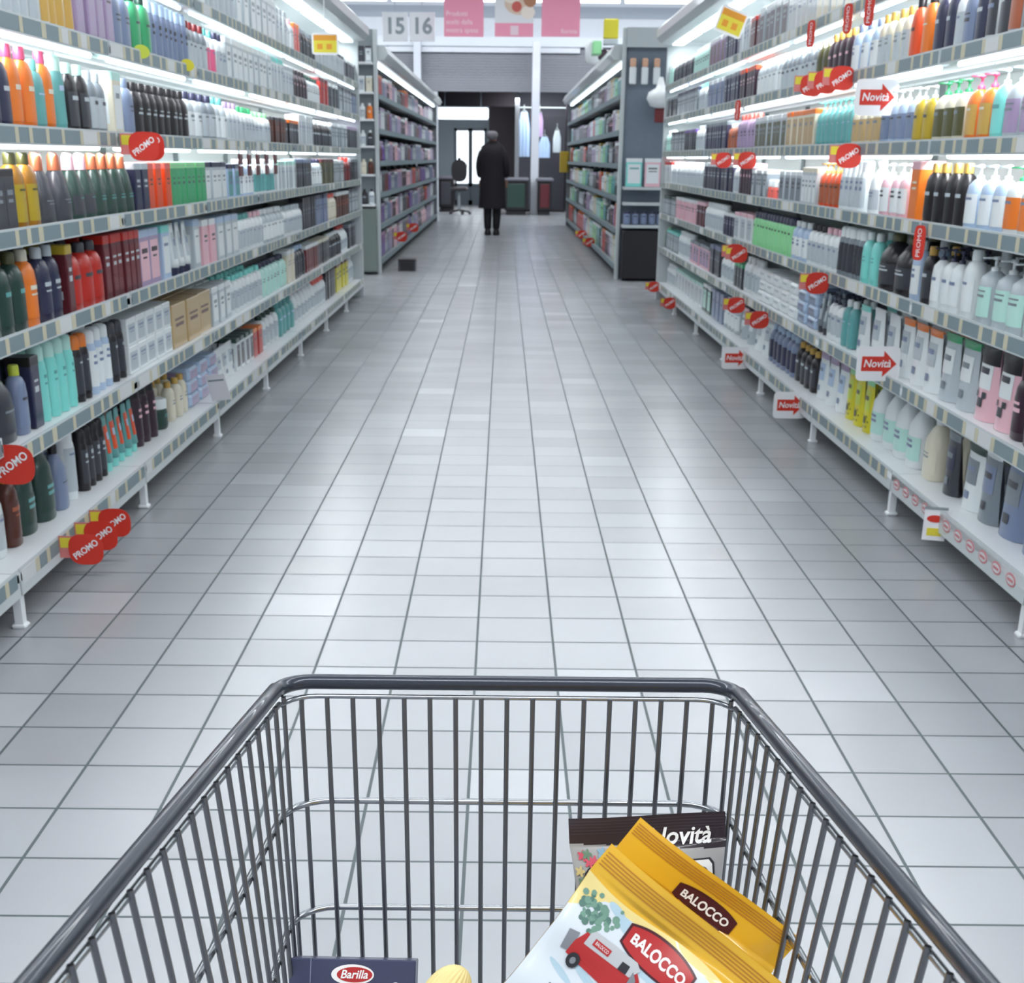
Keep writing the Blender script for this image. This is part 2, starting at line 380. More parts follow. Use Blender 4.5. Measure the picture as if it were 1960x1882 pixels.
# ------------------------------------------------------------------ products
def profile(kind, h):
    if kind == 'bt': return [(.9,0),(1,.02*h),(1,.62*h),(.95,.72*h),(.72,.81*h),(.42,.85*h)], [(.46,.85*h),(.46,.97*h),(.40,h)]
    if kind == 'pu': return [(.92,0),(1,.02*h),(1,.56*h),(.9,.66*h),(.5,.73*h),(.34,.75*h)], None
    if kind == 'ca': return [(.95,0),(1,.015*h),(1,.78*h),(.92,.81*h)], [(.93,.81*h),(.93,.95*h),(.8,.99*h),(.4,h)]
    if kind == 'sl': return [(.95,0),(1,.02*h),(.96,.3*h),(.92,.74*h),(.8,.79*h)], [(.82,.79*h),(.8,.95*h),(.6,.99*h),(.2,h)]
    if kind == 'td': return [(1,0),(1.04,.04*h),(.95,.4*h),(.72,.66*h),(.48,.76*h)], [(.5,.76*h),(.44,.95*h),(.3,h)]
    if kind == 'bg': return [(.94,0),(1,.03*h),(1,.5*h),(.93,.64*h),(.55,.8*h),(.34,.86*h)], [(.42,.86*h),(.42,.98*h),(.36,h)]
    if kind == 'ja': return [(.9,0),(1,.05*h),(1,.62*h),(.93,.68*h)], [(1.0,.68*h),(1.02,.95*h),(.95,h)]
KN = {'bt': ('shampoo_bottle', 'shampoo bottle', .068, .05), 'pu': ('pump_bottle', 'pump bottle', .07, .052), 'ca': ('spray_can', 'spray can', .052, .052),
      'sl': ('slim_bottle', 'slim bottle', .042, .042), 'td': ('conical_bottle', 'cone-shaped bottle', .072, .06), 'bg': ('large_bottle', 'large bottle', .1, .075),
      'ja': ('cosmetic_jar', 'jar', .075, .075), 'tu': ('cream_tube', 'tube', .055, .04), 'bx': ('carton_box', 'carton', .06, .07),
      'po': ('refill_pouch', 'pouch', .13, .06), 'sp': ('soap_pack', 'soap pack', .11, .09)}
POB = sum(map(ord, 'popale pinkblack')); POY = sum(map(ord, 'poyellowlight green'))
def product_parts(kind, w, h, lab, seed, dep):
    """-> list of (part, MB, palette index); palette 0 body 1 cap 2 label 3 ink. Front faces +x."""
    rr = random.Random(seed); hw, hd = w/2, dep/2; parts = []
    def stripes(fn, z0, z1, y0, y1):
        b = MB(); b.prism([(y0,z0),(y1,z0),(y1,z1),(y0,z1)], lambda a, c, t: fn(a, c, t), .0002, .0008, 0)
        n = rr.choice([1, 2, 2]); z = z1-(z1-z0)*.18
        for i in range(n):
            hh = (z1-z0)*rr.choice([.05, .08, .12]); ins = (y1-y0)*rr.uniform(.1, .28)
            b.prism([(y0+ins,z-hh),(y1-ins,z-hh),(y1-ins,z),(y0+ins,z)], lambda a, c, t: fn(a, c, t), .0009, .0013, 1); z -= hh+(z1-z0)*.09
            if z < z0+(z1-z0)*.15: break
        return b
    if kind in ('bx', 'sp'):
        b = MB(); b.bbox(-hd, hd, -hw, hw, 0, h, .003 if kind == 'bx' else .012); parts.append(('body', b, [0]))
        if kind == 'bx' :
            c = MB(); c.bbox(-hd-.0006, hd+.0006, -hw-.0006, hw+.0006, h*.86, h+.0008, .003); parts.append(('lid', c, [1]))
        l = stripes(lambda a, c, t: (hd+t, a, c), h*.12, h*.8, -hw*.8, hw*.8)
        for a in (-1, 1):   # printed side
            z0, z1 = h*.2, h*.7; l.prism([(-hd*.6,z0),(hd*.6,z0),(hd*.6,z1),(-hd*.6,z1)], lambda p, c, t, a=a: (p, a*(hw+t), c), .0002, .0008, 0)
            l.prism([(-hd*.4,z0+.02*h),(hd*.4,z0+.02*h),(hd*.4,z0+.14*h),(-hd*.4,z0+.14*h)], lambda p, c, t, a=a: (p, a*(hw+t), c), .0008, .0014, 1)
        parts.append(('label', l, [2, 3])); return parts
    if kind == 'po':
        b = MB()
        def fp(sg): 
            def f(a, c):
                y = (a-.5)*w*(1-.08*math.sin(c*math.pi)); th = hd*(1-c)**.55*math.sin(math.pi*min(1, max(0, a)))**.5
                return (sg*(th+.0015)+.012*(c-.5), y, c*h)
            return f
        b.grid(fp(1), 8, 10); 
        g = fp(-1); b.grid(lambda a, c: g(1-a, c), 8, 10)
        parts.append(('body', b, [0]))
        c = MB(); f1 = fp(1); zq = .74 if seed == POB else .9
        c.grid(lambda a, q: Vector(f1(a, zq+(1.0-zq)*q))+Vector((.002,0,0)), 8, 3); c.box(.002, .010, -hw*.99, hw*.99, h*.97, h*1.005); parts.append(('seal', c, [1]))
        l = MB(); f = fp(1)
        l.grid(lambda a, c: Vector(f(.15+.7*a, .42+.38*c))+Vector((.0015,0,0)), 6, 5, 0)
        l.grid(lambda a, c: Vector(f(.28+.45*a, .62+.08*c))+Vector((.0025,0,0)), 5, 2, 1)
        l.grid(lambda a, c: Vector(f(.4+.25*a, .18+.12*c))+Vector((.0025,0,0)), 4, 3, 1)
        if seed == POY:
            for i in range(4):
                for j in range(3): l.grid(lambda a, c, i=i, j=j: Vector(f(.14+.19*i+.09*(j % 2)+.06*a, .1+.1*j+.035*c))+Vector((.003,0,0)), 2, 2, 1)
        if seed == POB:
            for i in range(2): l.grid(lambda a, c, i=i: Vector(f(.2+.4*i+.16*a, .3+.08*c))+Vector((.003,0,0)), 2, 2, 1)
        parts.append(('label', l, [2, 3])); return parts
    if kind == 'tu':
        b = MB(); n = 12; vs = []; K = 6
        for k in range(K+1):
            t = k/K; z = h*.16+t*h*.84; ax = hd*(1-t)+.002*t; ay = hw*(.8+.2*t)
            for i in range(n):
                a = 2*math.pi*i/n; vs.append((ax*math.cos(a), ay*math.sin(a), z))
        b.add(vs, [(k*n+i, k*n+(i+1)%n, (k+1)*n+(i+1)%n, (k+1)*n+i) for k in range(K) for i in range(n)]+[tuple(range(n-1,-1,-1)), tuple(range(K*n, K*n+n))], 0, True)
        parts.append(('body', b, [0])); c = MB(); c.lathe([(.78,0),(.8,.16*h)], kx=hd, ky=hw, n=12); parts.append(('cap', c, [1]))
        l = MB()
        def f(a, c): 
            t = .2+.6*c; an = (a-.5)*1.7; return ((hd*(1-t)+.002*t)*math.cos(an)+.0012, hw*(.8+.2*t)*math.sin(an), h*.16+t*h*.84)
        l.grid(f, 5, 4, 0); l.grid(lambda a, c: Vector(f(.25+.5*a, .5+.25*c))+Vector((.0008,0,0)), 4, 2, 1)
        parts.append(('label', l, [2, 3])); return parts
    body, cap = profile(kind, h); sup = 2.0 if kind in ('ca', 'sl', 'ja') else 2.5
    b = MB(); b.lathe(body, kx=hd, ky=hw, sup=sup, n=14); parts.append(('body', b, [0]))
    c = MB()
    if kind == 'pu':
        c.lathe([(.36,.745*h),(.36,.8*h),(.13,.81*h),(.13,.9*h),(.3,.905*h),(.3,.94*h),(.2,.95*h)], kx=hd, ky=hd, n=10)
        c.bbox(hd*.1, hd*1.05, -.006, .006, .915*h, .94*h, .002); parts.append(('pump', c, [1]))
    else:
        q = hd if kind in ('bt', 'bg', 'td') else hw
        c.lathe(cap, kx=(hd if kind != 'bt' else hd*1.2), ky=(hw if kind in ('ca','sl','ja') else (hd*1.35)), n=12); parts.append(('cap', c, [1]))
    e = 2/sup
    zt = {'bt': .6, 'pu': .54, 'ca': .74, 'sl': .68, 'td': .4, 'bg': .48, 'ja': .56}[kind]
    def rad(z):
        for (r0, a0), (r1, a1) in zip(body, body[1:]):
            if a0 <= z <= a1: return r0+(r1-r0)*(z-a0)/max(1e-6, a1-a0)
        return body[-1][0]
    def f(a, cc, off=.0012):
        an = (a-.5)*2.3; z = h*(.12+(zt-.12)*cc); r = rad(z)*1.012; co, si = math.cos(an), math.sin(an)
        return (hd*r*abs(co)**e+off*.5, hw*r*math.copysign(abs(si)**e, si), z)
    l = MB(); l.grid(f, 8, 4, 0)
    z = .88
    for i in range(rr.choice([1, 1, 2])):
        hh = rr.choice([.05, .08, .12]); ins = rr.uniform(.2, .36)
        l.grid(lambda a, c_, z=z, hh=hh, ins=ins: f(ins+(1-2*ins)*a, z-hh+hh*c_, .003), 6, 1, 1); z -= hh+.1
    parts.append(('label', l, [2, 3])); return parts
CACHE = {}
def words_of(kind, w, gond=False):
    if gond: return ('detergent_box', 'detergent box') if kind == 'bx' else ('detergent_bottle', 'detergent bottle')
    if kind == 'bx' and w >= .1: return 'wide_carton', 'wide carton'
    if kind == 'bt' and w >= .085: return 'family_bottle', 'wide bottle'
    return KN[kind][:2]
LABC = {'white': ('pale grey', 'blue grey'), 'pale grey': ('white', 'grey'), 'grey': ('pale grey', 'charcoal'), 'charcoal': ('charcoal', 'grey'), 'black': ('charcoal', 'pale grey'),
        'navy': ('navy', 'pale grey'), 'red': ('red', 'charcoal'), 'maroon': ('maroon', 'pale grey'), 'orange': ('orange', 'cream'), 'dark green': ('dark green', 'teal'),
        'cream': ('cream', 'grey'), 'mint': ('mint', 'teal'), 'teal': ('teal', 'pale blue'), 'lilac': ('lilac', 'plum'), 'pale blue': ('white', 'blue grey'),
        'yellow': ('lime', 'olive'), 'tan': ('tan', 'brown'), 'amber': ('amber', 'olive'), 'brown': ('brown', 'copper'), 'plum': ('plum', 'pale pink'), 'red orange': ('red orange', 'brown')}
def proto(kind, body, cap, h, w, near, lab=None, dep=None):
    key = (kind, body, cap, h, w, near, lab, dep)
    if key in CACHE: return CACHE[key]
    nm, words, dw, dd = KN[kind]
    w = w or dw; dep = dep or (dd*w/dw if kind not in ('bx',) else max(.05, min(.09, w)))
    lb_ = LABC.get(body, (body, 'charcoal'))
    if lab: lb_ = (lab, lb_[1] if lb_[1] != lab else 'charcoal')
    cols = [pm(body), pm(cap), pm(lb_[0]), pm(lb_[1])]
    parts = product_parts(kind, w, h, lab, hash((kind, body, cap)) % 1000 if False else sum(map(ord, kind+body+cap)), dep)
    if near:
        meshes = [(pn, b.mesh(pn, [cols[i] for i in ix])) for pn, b, ix in parts]
        CACHE[key] = ('tree', nm, meshes, w, dep)
    else:
        a = MB()
        for pn, b, ix in parts:
            o = len(a.v); a.v += b.v; a.f += [tuple(i+o for i in f) for f in b.f]; a.m += [ix[min(q, len(ix)-1)] for q in b.m]; a.sm += b.sm
        CACHE[key] = ('one', nm, a.mesh(nm, cols), w, dep)
    return CACHE[key]
REC = []
def place(args, nm, loc, rz, label, cat, group):
    REC.append((nm, args, loc, rz, label, cat, group))
def flush():
    first = {}; by = {}
    for r in REC: by.setdefault(r[0], []).append(r)
    for nm, rs in by.items():
        rs.sort(key=lambda r: (r[2][1]))
        for nm_, args, loc, rz, label, cat, group in rs[:300]:
            kindp, _, data, w, dep = proto(*args); key = (nm, args)
            if key not in first:
                if kindp == 'one': o = bpy.data.objects.new(nm, data); C.objects.link(o)
                else:
                    o = empty(nm)
                    for pn, me in data:
                        c = bpy.data.objects.new(pn, me); C.objects.link(c); c.parent = o
                first[key] = o
            else: o = copy_tree(first[key])
            o.location = loc; o.rotation_euler = (0, 0, rz); tag(o, label, cat, group)
        rest = rs[300:]
        if rest:
            vs, fs, mi, sm, mats = [], [], [], [], []
            for nm_, args, loc, rz, label, cat, group in rest:
                me = proto(*(args[:5]+(False,)+args[6:]))[2]; T = Matrix.Translation(loc) @ Matrix.Rotation(rz, 4, 'Z')
                o0 = len(vs); ix = []
                for q in me.materials:
                    if q not in mats: mats.append(q)
                    ix.append(mats.index(q))
                vs += [tuple(T @ v.co) for v in me.vertices]
                for p_ in me.polygons: fs.append(tuple(i+o0 for i in p_.vertices)); mi.append(ix[p_.material_index]); sm.append(p_.use_smooth)
            me = bpy.data.meshes.new(nm+'_mass'); me.from_pydata(vs, [], fs)
            for q in mats: me.materials.append(q)
            me.polygons.foreach_set('material_index', mi); me.polygons.foreach_set('use_smooth', sm); me.update()
            o = bpy.data.objects.new(nm, me); C.objects.link(o); o['kind'] = 'stuff'
            tag(o, 'the many far %ss of the shelves, too distant to tell apart' % nm.replace('_', ' '), rest[0][5])
        print('KIND', nm, len(rs))
COUNT = {}
CATN = {'bt': 'bottle', 'pu': 'bottle', 'ca': 'can', 'sl': 'bottle', 'td': 'bottle', 'bg': 'bottle', 'ja': 'jar', 'tu': 'tube', 'bx': 'box', 'po': 'pouch', 'sp': 'pack'}
def stock(side, si, spec):
    segs = []
    for ln in spec.strip().split('\n'):
        p = [q.strip() for q in ln.split(',')]
        segs.append(p)
    X = XL if side < 0 else XR; nm = 'left' if side < 0 else 'right'
    seen = set(); edge = None; SB = [.085, .055, .03, .02, .02, .02, .02][si]; Xe = (abs(X)+SB+.03)
    segs.sort(key=lambda p: -abs(float(p[0])-966) if side < 0 else -abs(float(p[1])-966))
    for n_, p in enumerate(segs):
        u0, u1 = float(p[0]), float(p[1]); kind, body, cap = p[2], p[3], p[4]
        h = float(p[5]); w = float(p[6]) if len(p) > 6 and p[6] else 0; tiers = int(p[7]) if len(p) > 7 and p[7] else 1
        lab = p[8] if len(p) > 8 and p[8] else None
        if tiers == 1: h = min(h, ([*H, 2.1])[si+1]-H[si]-.05)
        hs = H[si]
        ya, yb = sorted((y_of(u0, Xe, hs), y_of(u1, Xe, hs)))
        if edge is not None: ya = max(ya, edge)
        if edge is None: ya = 2.95
        yb = min(yb, BAY0+(BAYN-1)*BW-.02)
        w0 = round((w or KN[kind][2])*1.22, 3)
        far = ya > 6.2
        if ya > 7.5: w0 = round(w0*1.25, 3)
        pitch = w0*1.05+(.004 if kind in ('bx', 'sp', 'po') else .014)
        w = w0; kn = words_of(kind, w0)
        yb = max(yb, ya+w0*1.03+.003)
        n = max(1, int((yb-ya)/pitch+.12)) 
        prev = pw if n_ else None; pw = body+' '+KN[kind][1].split()[-1]
        capw = 'lid' if kind in ('bx', 'ja') else ('seal' if kind == 'po' else ('pump' if kind == 'pu' else 'cap'))
        desc = '%s %s' % (body, kn[1]) + ('' if kind == 'sp' or cap == body else ' with %s %s' % (cap, capw))
        where = '%s wall %s shelf' % (nm, ORD[si])
        full = '%s, %s, %s' % (desc, where, 'beyond '+prev if prev else 'nearest camera')
        if full in seen: full += ' block'
        seen.add(full)
        args = (kind, body, cap, h, w, not far, lab); pr = proto(*args)
        dep = pr[4]; rows = 1
        if si <= 2 and ya < 5.6: rows = 2
        elif si <= 1 and ya < 7.5: rows = 2
        y = ya+pitch/2; k = 0
        while k < n:
            yy = ya+(yb-ya)*(k+.5)/n
            zb_ = HN[si] if (side < 0 and yy < BAY0-.02) else hs
            # keep clear of the gap where a shelf of the nearest bay ends at another height
            if side < 0 and abs(yy-BAY0) < w0/2+.01:
                if n > 1: k += 1; continue
                yy = BAY0+w0/2+.012 if yy >= BAY0 else BAY0-w0/2-.012; zb_ = HN[si] if yy < BAY0 else hs
            lim = (([*HN, 2.1] if zb_ != hs or (side < 0 and yy < BAY0) else [*H, 2.1])[si+1]-zb_)-.05
            for rw in range(rows):
                if rw and random.random() < .12: continue
                if rw*(dep+.012)+dep > DEP-.05: break
                for t in range(tiers):
                    if h*(t+1) > lim+.004: break
                    jx = random.uniform(0, .008); 
                    xx = X+side*(SB+jx+dep/2+rw*(dep+(.034 if kind == 'po' else .016)))
                    place(args, kn[0], (xx, yy, zb_+t*(h+.0012)), (0 if side < 0 else math.pi)+(random.uniform(-.05, .05) if kind not in ('bx', 'po', 'sp') else random.uniform(-.01, .01)), full, CATN[kind], '%s %s row on the %s wall, %s shelf, %s' % (body, kn[1], nm, ORD[si], 'beyond '+prev if prev else 'nearest'))
                    COUNT[kind] = COUNT.get(kind, 0)+1
            k += 1
        edge = yb

LEFT = {
0: """0,14,bt,white,white,.20,.06
15,46,bt,brown,orange,.21,.06
47,75,bg,dark green,black,.24,.09
76,112,bg,dark green,black,.25,.09
112,124,bg,blue grey,black,.2,.07
124,158,ca,white,white,.225,.062
158,205,sl,black,black,.2,.04
205,265,tu,teal,mint,.19,.055,1,red orange
265,300,sl,plum,black,.23,.06
300,326,ja,dark green,white,.12,.09
326,360,bt,cream,gold,.16,.06
360,415,sp,pale blue,white,.055,.14,3,lilac
415,450,po,white,white,.16,.12
450,482,bx,white,dark green,.16,.08,1,charcoal
482,500,bx,red,orange,.15,.08
500,532,bt,white,dark green,.19,.07
532,562,bt,teal,teal,.2,.08
562,602,bg,white,pale pink,.22,.09
602,622,bt,white,salmon,.19
622,640,bx,charcoal,black,.2
640,664,bx,yellow,maroon,.22,.12,1,yellow
664,694,bt,white,white,.2""",
1: """0,36,bg,charcoal,black,.2,.1
36,54,bt,blue grey,lime,.19,.06
54,80,bx,navy,black,.2,.06
80,146,sl,mint,pale mint,.22,.05
146,172,sl,black,orange,.205,.045
172,214,sl,pale blue,white,.205,.05
214,240,sl,black,charcoal,.2,.045
240,325,bx,white,white,.095,.1,2,pale grey
325,400,bx,tan,tan,.17,.2,1,tan
400,440,bx,pale grey,white,.17,.1
440,498,bt,white,mint,.18,.07
498,546,bt,pale mint,navy,.18,.07
546,560,bx,cream,white,.19
560,582,bt,charcoal,pale blue,.19
582,604,bx,dark red,white,.17
604,628,bx,charcoal,cream,.17
628,650,bt,black,white,.18
650,664,bg,white,red,.2
664,694,bx,charcoal,grey,.19""",
2: """0,52,bt,dark green,olive,.215,.075
52,74,bt,orange,cream,.21,.07
74,118,bt,navy,pale grey,.21,.07
118,136,bx,maroon,mustard,.2,.05
136,196,bt,red,charcoal,.195,.08
196,262,bx,maroon,red,.205,.055,1,dark red
262,300,bx,lilac,pale blue,.2,.12,1,pale pink
300,328,bx,pale blue,mint,.2,.1,1,white
328,362,tu,white,navy,.2,.06
362,382,bx,pale grey,pale blue,.2,.09
382,408,bx,pale pink,white,.19,.09
408,452,bx,pale grey,pale blue,.19,.12,1,white
452,480,bt,white,teal,.18
480,500,bt,white,pale pink,.18
500,540,bt,pale grey,white,.18
540,574,bt,white,pale grey,.17
574,600,bx,charcoal,black,.2
600,624,bx,blue grey,navy,.2
624,640,bt,cream,salmon,.19
640,664,bx,brown,white,.19
664,694,bx,grey,charcoal,.2""",
3: """0,24,bx,charcoal,black,.16,.07
24,74,bt,amber,olive,.2,.068,1,mustard
74,136,td,charcoal,copper,.2,.078
136,182,td,dark green,pale pink,.2,.078,1,charcoal
182,252,td,dark green,copper,.2,.075
252,276,bx,navy,pale grey,.17,.07
276,320,bx,red orange,salmon,.17,.075,1,red orange
320,386,bx,green,light green,.17,.07,1,green
386,428,bx,pale grey,navy,.17,.09
428,452,bx,pale blue,navy,.16,.1,1,teal
452,482,bt,pale blue,white,.18
482,520,bt,white,white,.18,,1,teal
520,560,bx,white,pale mint,.17
560,592,bx,charcoal,blue grey,.18
592,612,bt,pale grey,navy,.18
612,634,bx,olive,maroon,.18
634,654,bx,grey,white,.17
654,668,bt,dark red,red,.19
668,694,bx,charcoal,grey,.18""",
4: """0,16,bt,navy,pale blue,.2,.06
16,64,bt,orange,pink,.215,.062,1,orange
64,76,bt,teal,mint,.19,.06
76,92,bt,orange,pink,.215,.062,1,orange
92,126,sl,teal,pale mint,.215,.05
126,166,bt,black,pale mint,.2,.06
166,200,bt,grey,pale grey,.19,.06
200,232,bx,cream,pale mint,.2,.09,1,white
232,256,bt,blue grey,blue grey,.19,.07
256,354,bt,black,black,.185,.07,1,black
354,384,bt,pale grey,navy,.19,.08
384,408,bt,grey,navy,.19,.08
408,430,bt,pale grey,teal,.19,.08
430,454,bt,white,lilac,.18
454,482,bt,white,green,.17
482,512,bt,white,light green,.16
512,540,bx,brown,charcoal,.15
540,566,bx,black,orange,.15
566,592,bx,white,white,.19
592,630,bt,black,white,.18
630,660,bx,grey,white,.18
660,694,bx,charcoal,lilac,.18""",
5: """0,46,sl,white,red,.2,.045
46,58,bt,white,white,.2
58,132,sl,cream,black,.2,.045,1,gold
132,206,bx,lilac,pale pink,.215,.07,1,lilac
206,246,bt,blue grey,blue grey,.21,.09
246,282,bt,green,dark green,.21,.07
282,352,sl,blue grey,pale blue,.205,.05
352,388,bt,grey,dark red,.19,.06
388,408,bt,white,teal,.19,.06,1,pink
408,424,bt,white,navy,.19
424,512,bx,pale grey,white,.19,.11
512,534,bx,white,mint,.19
534,554,bx,white,pale grey,.17
554,582,bt,plum,black,.18
582,606,bt,pale grey,dark green,.17
606,622,bx,red,dark red,.19
622,642,bx,charcoal,white,.18
642,668,bx,grey,charcoal,.19
668,694,bx,blue grey,charcoal,.18""",
6: """0,380,bx,pale grey,white,.19,.12
380,440,bt,white,pale grey,.2,.08
440,470,bx,pale grey,charcoal,.22,.12
470,520,bx,pale grey,white,.22,.1
520,540,bx,white,pale grey,.2
540,556,bt,pale grey,pale pink,.19
556,566,bx,salmon,orange,.18
566,596,bt,black,grey,.18
596,622,bx,white,white,.17
622,652,bx,white,charcoal,.16
652,672,bx,charcoal,white,.15
672,694,bx,grey,black,.15"""}
RIGHT = {
0: """1262,1276,bt,navy,salmon,.17
1276,1300,bt,white,white,.17
1300,1352,bx,white,pale mint,.17,.12
1352,1370,bx,dark green,white,.19,.12,1,pale mint
1370,1394,bx,blue grey,blue grey,.19,.1
1394,1420,bt,pale grey,white,.19
1420,1448,po,pale grey,pale pink,.18,.12
1448,1480,po,white,pale grey,.2,.14
1480,1530,bt,blue grey,pale blue,.2,.08,1,navy
1530,1570,bt,black,gold,.19,.07
1570,1624,po,white,lilac,.2,.13,1,pale blue
1624,1676,po,yellow,light green,.21,.1,1,lime
1676,1768,bg,white,teal,.235,.105,1,pale mint
1768,1806,bg,cream,white,.22,.1
1806,1846,po,charcoal,grey,.2,.1,1,navy
1846,1888,po,white,dark green,.2,.13,1,grey
1888,1912,po,grey,white,.22,.12,1,blue grey
1912,1990,po,blue grey,white,.24,.15,1,grey""",
1: """1262,1282,bt,dark green,light green,.17
1282,1304,bx,grey,mint,.16
1304,1328,bt,white,white,.19
1328,1366,bx,pale pink,grey,.16,.1,1,lilac
1366,1386,bx,charcoal,blue grey,.19
1386,1412,bt,white,light green,.16
1412,1430,bx,charcoal,green,.14
1430,1460,bt,white,white,.2
1460,1536,sp,white,navy,.055,.15,3,white
1536,1572,sp,pale blue,pale blue,.05,.14,4,blue grey
1572,1592,tu,grey,charcoal,.18
1592,1620,pu,white,navy,.2,.06
1620,1640,bt,teal,white,.19,.06
1640,1668,po,white,mint,.19,.12
1668,1722,po,white,white,.2,.12
1722,1800,po,white,orange,.205,.12,1,pale grey
1800,1866,po,pale grey,green,.21,.13,1,white
1866,1944,po,pale pink,black,.225,.13,1,white
1944,1990,bt,plum,white,.2,.07""",
2: """1262,1300,bx,grey,dark green,.16
1300,1340,bx,pale pink,white,.17
1340,1356,bx,maroon,pale pink,.17
1356,1392,bt,white,white,.18
1392,1412,bx,navy,white,.14
1412,1448,bx,white,pale pink,.16,.12
1448,1520,sl,light green,navy,.19,.06
1520,1552,bt,pale blue,white,.18,.07
1552,1580,bt,white,black,.18,.07
1580,1612,bt,white,pale pink,.18,.07
1612,1656,sl,grey,white,.2,.05,1,charcoal
1656,1684,bt,mint,white,.195,.065
1684,1746,bg,black,olive,.215,.13,1,charcoal
1746,1770,bt,pale blue,white,.2,.065
1770,1790,bt,black,gold,.19,.06
1790,1842,pu,white,navy,.205,.065,1,white
1842,1876,bt,white,white,.205,.075,1,white
1876,1990,pu,pale grey,white,.215,.085,1,pale mint""",
3: """1262,1290,bx,white,red,.18
1290,1352,bt,white,white,.18
1352,1408,bx,navy,white,.18,.09,1,charcoal
1408,1422,bt,white,white,.18
1422,1446,bx,plum,pale pink,.18
1446,1474,bx,grey,white,.15
1474,1500,ja,salmon,white,.1
1500,1542,bx,pale grey,white,.15,.1,1,grey
1542,1572,bx,pale grey,cream,.17
1572,1612,pu,red orange,gold,.2,.065,1,copper
1612,1660,sl,white,white,.205,.05,1,pale grey
1660,1690,bg,white,white,.21,.09
1690,1742,pu,pale pink,white,.205,.08,1,white
1742,1772,bx,orange,pale pink,.2,.08,1,orange
1772,1850,bt,black,gold,.195,.062,1,black
1850,1926,pu,pale blue,white,.205,.07,1,white
1926,1990,pu,white,green,.2,.085,1,orange""",
4: """1262,1290,bt,pale mint,white,.18
1290,1316,bx,grey,charcoal,.16
1316,1336,bx,charcoal,purple,.16
1336,1356,bt,white,pale grey,.18
1356,1396,bx,navy,grey,.18
1396,1416,bt,copper,white,.16
1416,1450,bt,lilac,salmon,.2
1450,1512,bx,pale grey,white,.17,.1,1,olive
1512,1566,bx,cream,orange,.17,.1,1,tan
1566,1636,pu,teal,mint,.205,.065,1,teal
1636,1690,pu,cream,white,.19,.07,1,tan
1690,1752,pu,pale blue,white,.2,.075,1,blue grey
1752,1790,pu,mustard,white,.195,.065,1,mustard
1790,1848,pu,cream,green,.2,.075,1,olive
1848,1896,pu,orange,pink,.205,.072,1,gold
1896,1922,pu,mint,white,.21,.065
1922,1990,pu,pale grey,white,.21,.08,1,lilac""",
5: """1262,1300,bx,charcoal,grey,.17
1300,1340,bx,grey,navy,.18
1340,1360,bt,white,mint,.19
1360,1392,bx,blue grey,white,.18
1392,1420,bx,navy,grey,.18
1420,1452,bx,plum,red orange,.18
1452,1500,bt,pale grey,white,.19
1500,1566,bt,grey,white,.18,.08
1566,1586,bt,olive,cream,.18,.07
1586,1632,bt,plum,gold,.19,.07
1632,1682,bt,pale blue,blue grey,.19,.08,1,white
1682,1742,bt,cream,gold,.19,.06,1,pale grey
1742,1764,bt,red orange,black,.205,.06
1764,1790,bt,orange,black,.205,.06
1790,1832,bt,navy,red orange,.205,.065
1832,1846,bt,white,white,.19,.06
1846,1868,bt,blue grey,black,.19,.07
1868,1890,bt,navy,pale blue,.2,.06
1890,1914,bt,white,black,.2,.065,1,charcoal
1914,1936,bt,black,grey,.2,.065
1936,1990,bt,pale grey,white,.2,.07,1,copper""",
6: """1262,1292,bx,pale mint,white,.16
1292,1330,bt,charcoal,white,.17
1330,1362,bt,pale mint,white,.19
1362,1392,bx,lilac,white,.18,.1,1,maroon
1392,1420,bx,navy,pale grey,.18
1420,1440,bx,white,pale grey,.19
1440,1458,bx,maroon,red,.18
1458,1512,bx,pale grey,white,.2,.1,1,plum
1512,1570,bx,white,gold,.2,.09
1570,1990,bx,white,pale grey,.2,.1,1,cream"""}
for i in range(7):
    stock(-1, i, LEFT[i]); stock(1, i, RIGHT[i])

# ------------------------------------------------------------------ shelf-edge tags (flat printed cards standing out into the aisle)
def promo_tag():
    r = empty('promo_tag')
    b = MB(); b.box(-.002, .05, 0, .001, -.03, .035, 0); b.box(.002, .046, -.0006, .0, .0, .03, 1); b.build('price_card', [mat('tag pink', (206, 120, 118), .5), YEL], r)
    b = MB(); fn = lambda a, c, t: (a, t, c)
    b.prism([(.045, .035)]+oval(.047, .047, 26, .085, -.005)[18:26]+oval(.047, .047, 26, .085, -.005)[:14][::1], fn, -.0012, -.0002) if False else b.prism(oval(.05, .045, 28, .075, -.004, 0, 2.8), fn, -.0022, -.0012)
    b.build('disc', REDT, r)
    b = MB(); put_text(b, 'PROMO', lambda a, c: (a, -.0026, c), .026, 0, rot=.6, ox=.075, oy=-.004, bold=.0006, sx=.92); b.build('lettering', WHT, r)
    return r
def slim_tag():
    r = empty('slim_promo_tag'); fn = lambda a, c, t: (t, a, c)
    b = MB(); b.prism(oval(.026, .055, 22, 0, -.05, 0, 4), fn, 0, .0012); b.build('card', REDT, r)
    b = MB(); put_text(b, 'PROMO', lambda a, c: (.0016, a, c), .026, 0, rot=math.pi/2, oy=-.05); put_text(b, 'PROMO', lambda a, c: (-.0004, -a, c), .026, 0, rot=math.pi/2, oy=-.05); b.build('lettering', WHT, r)
    return r
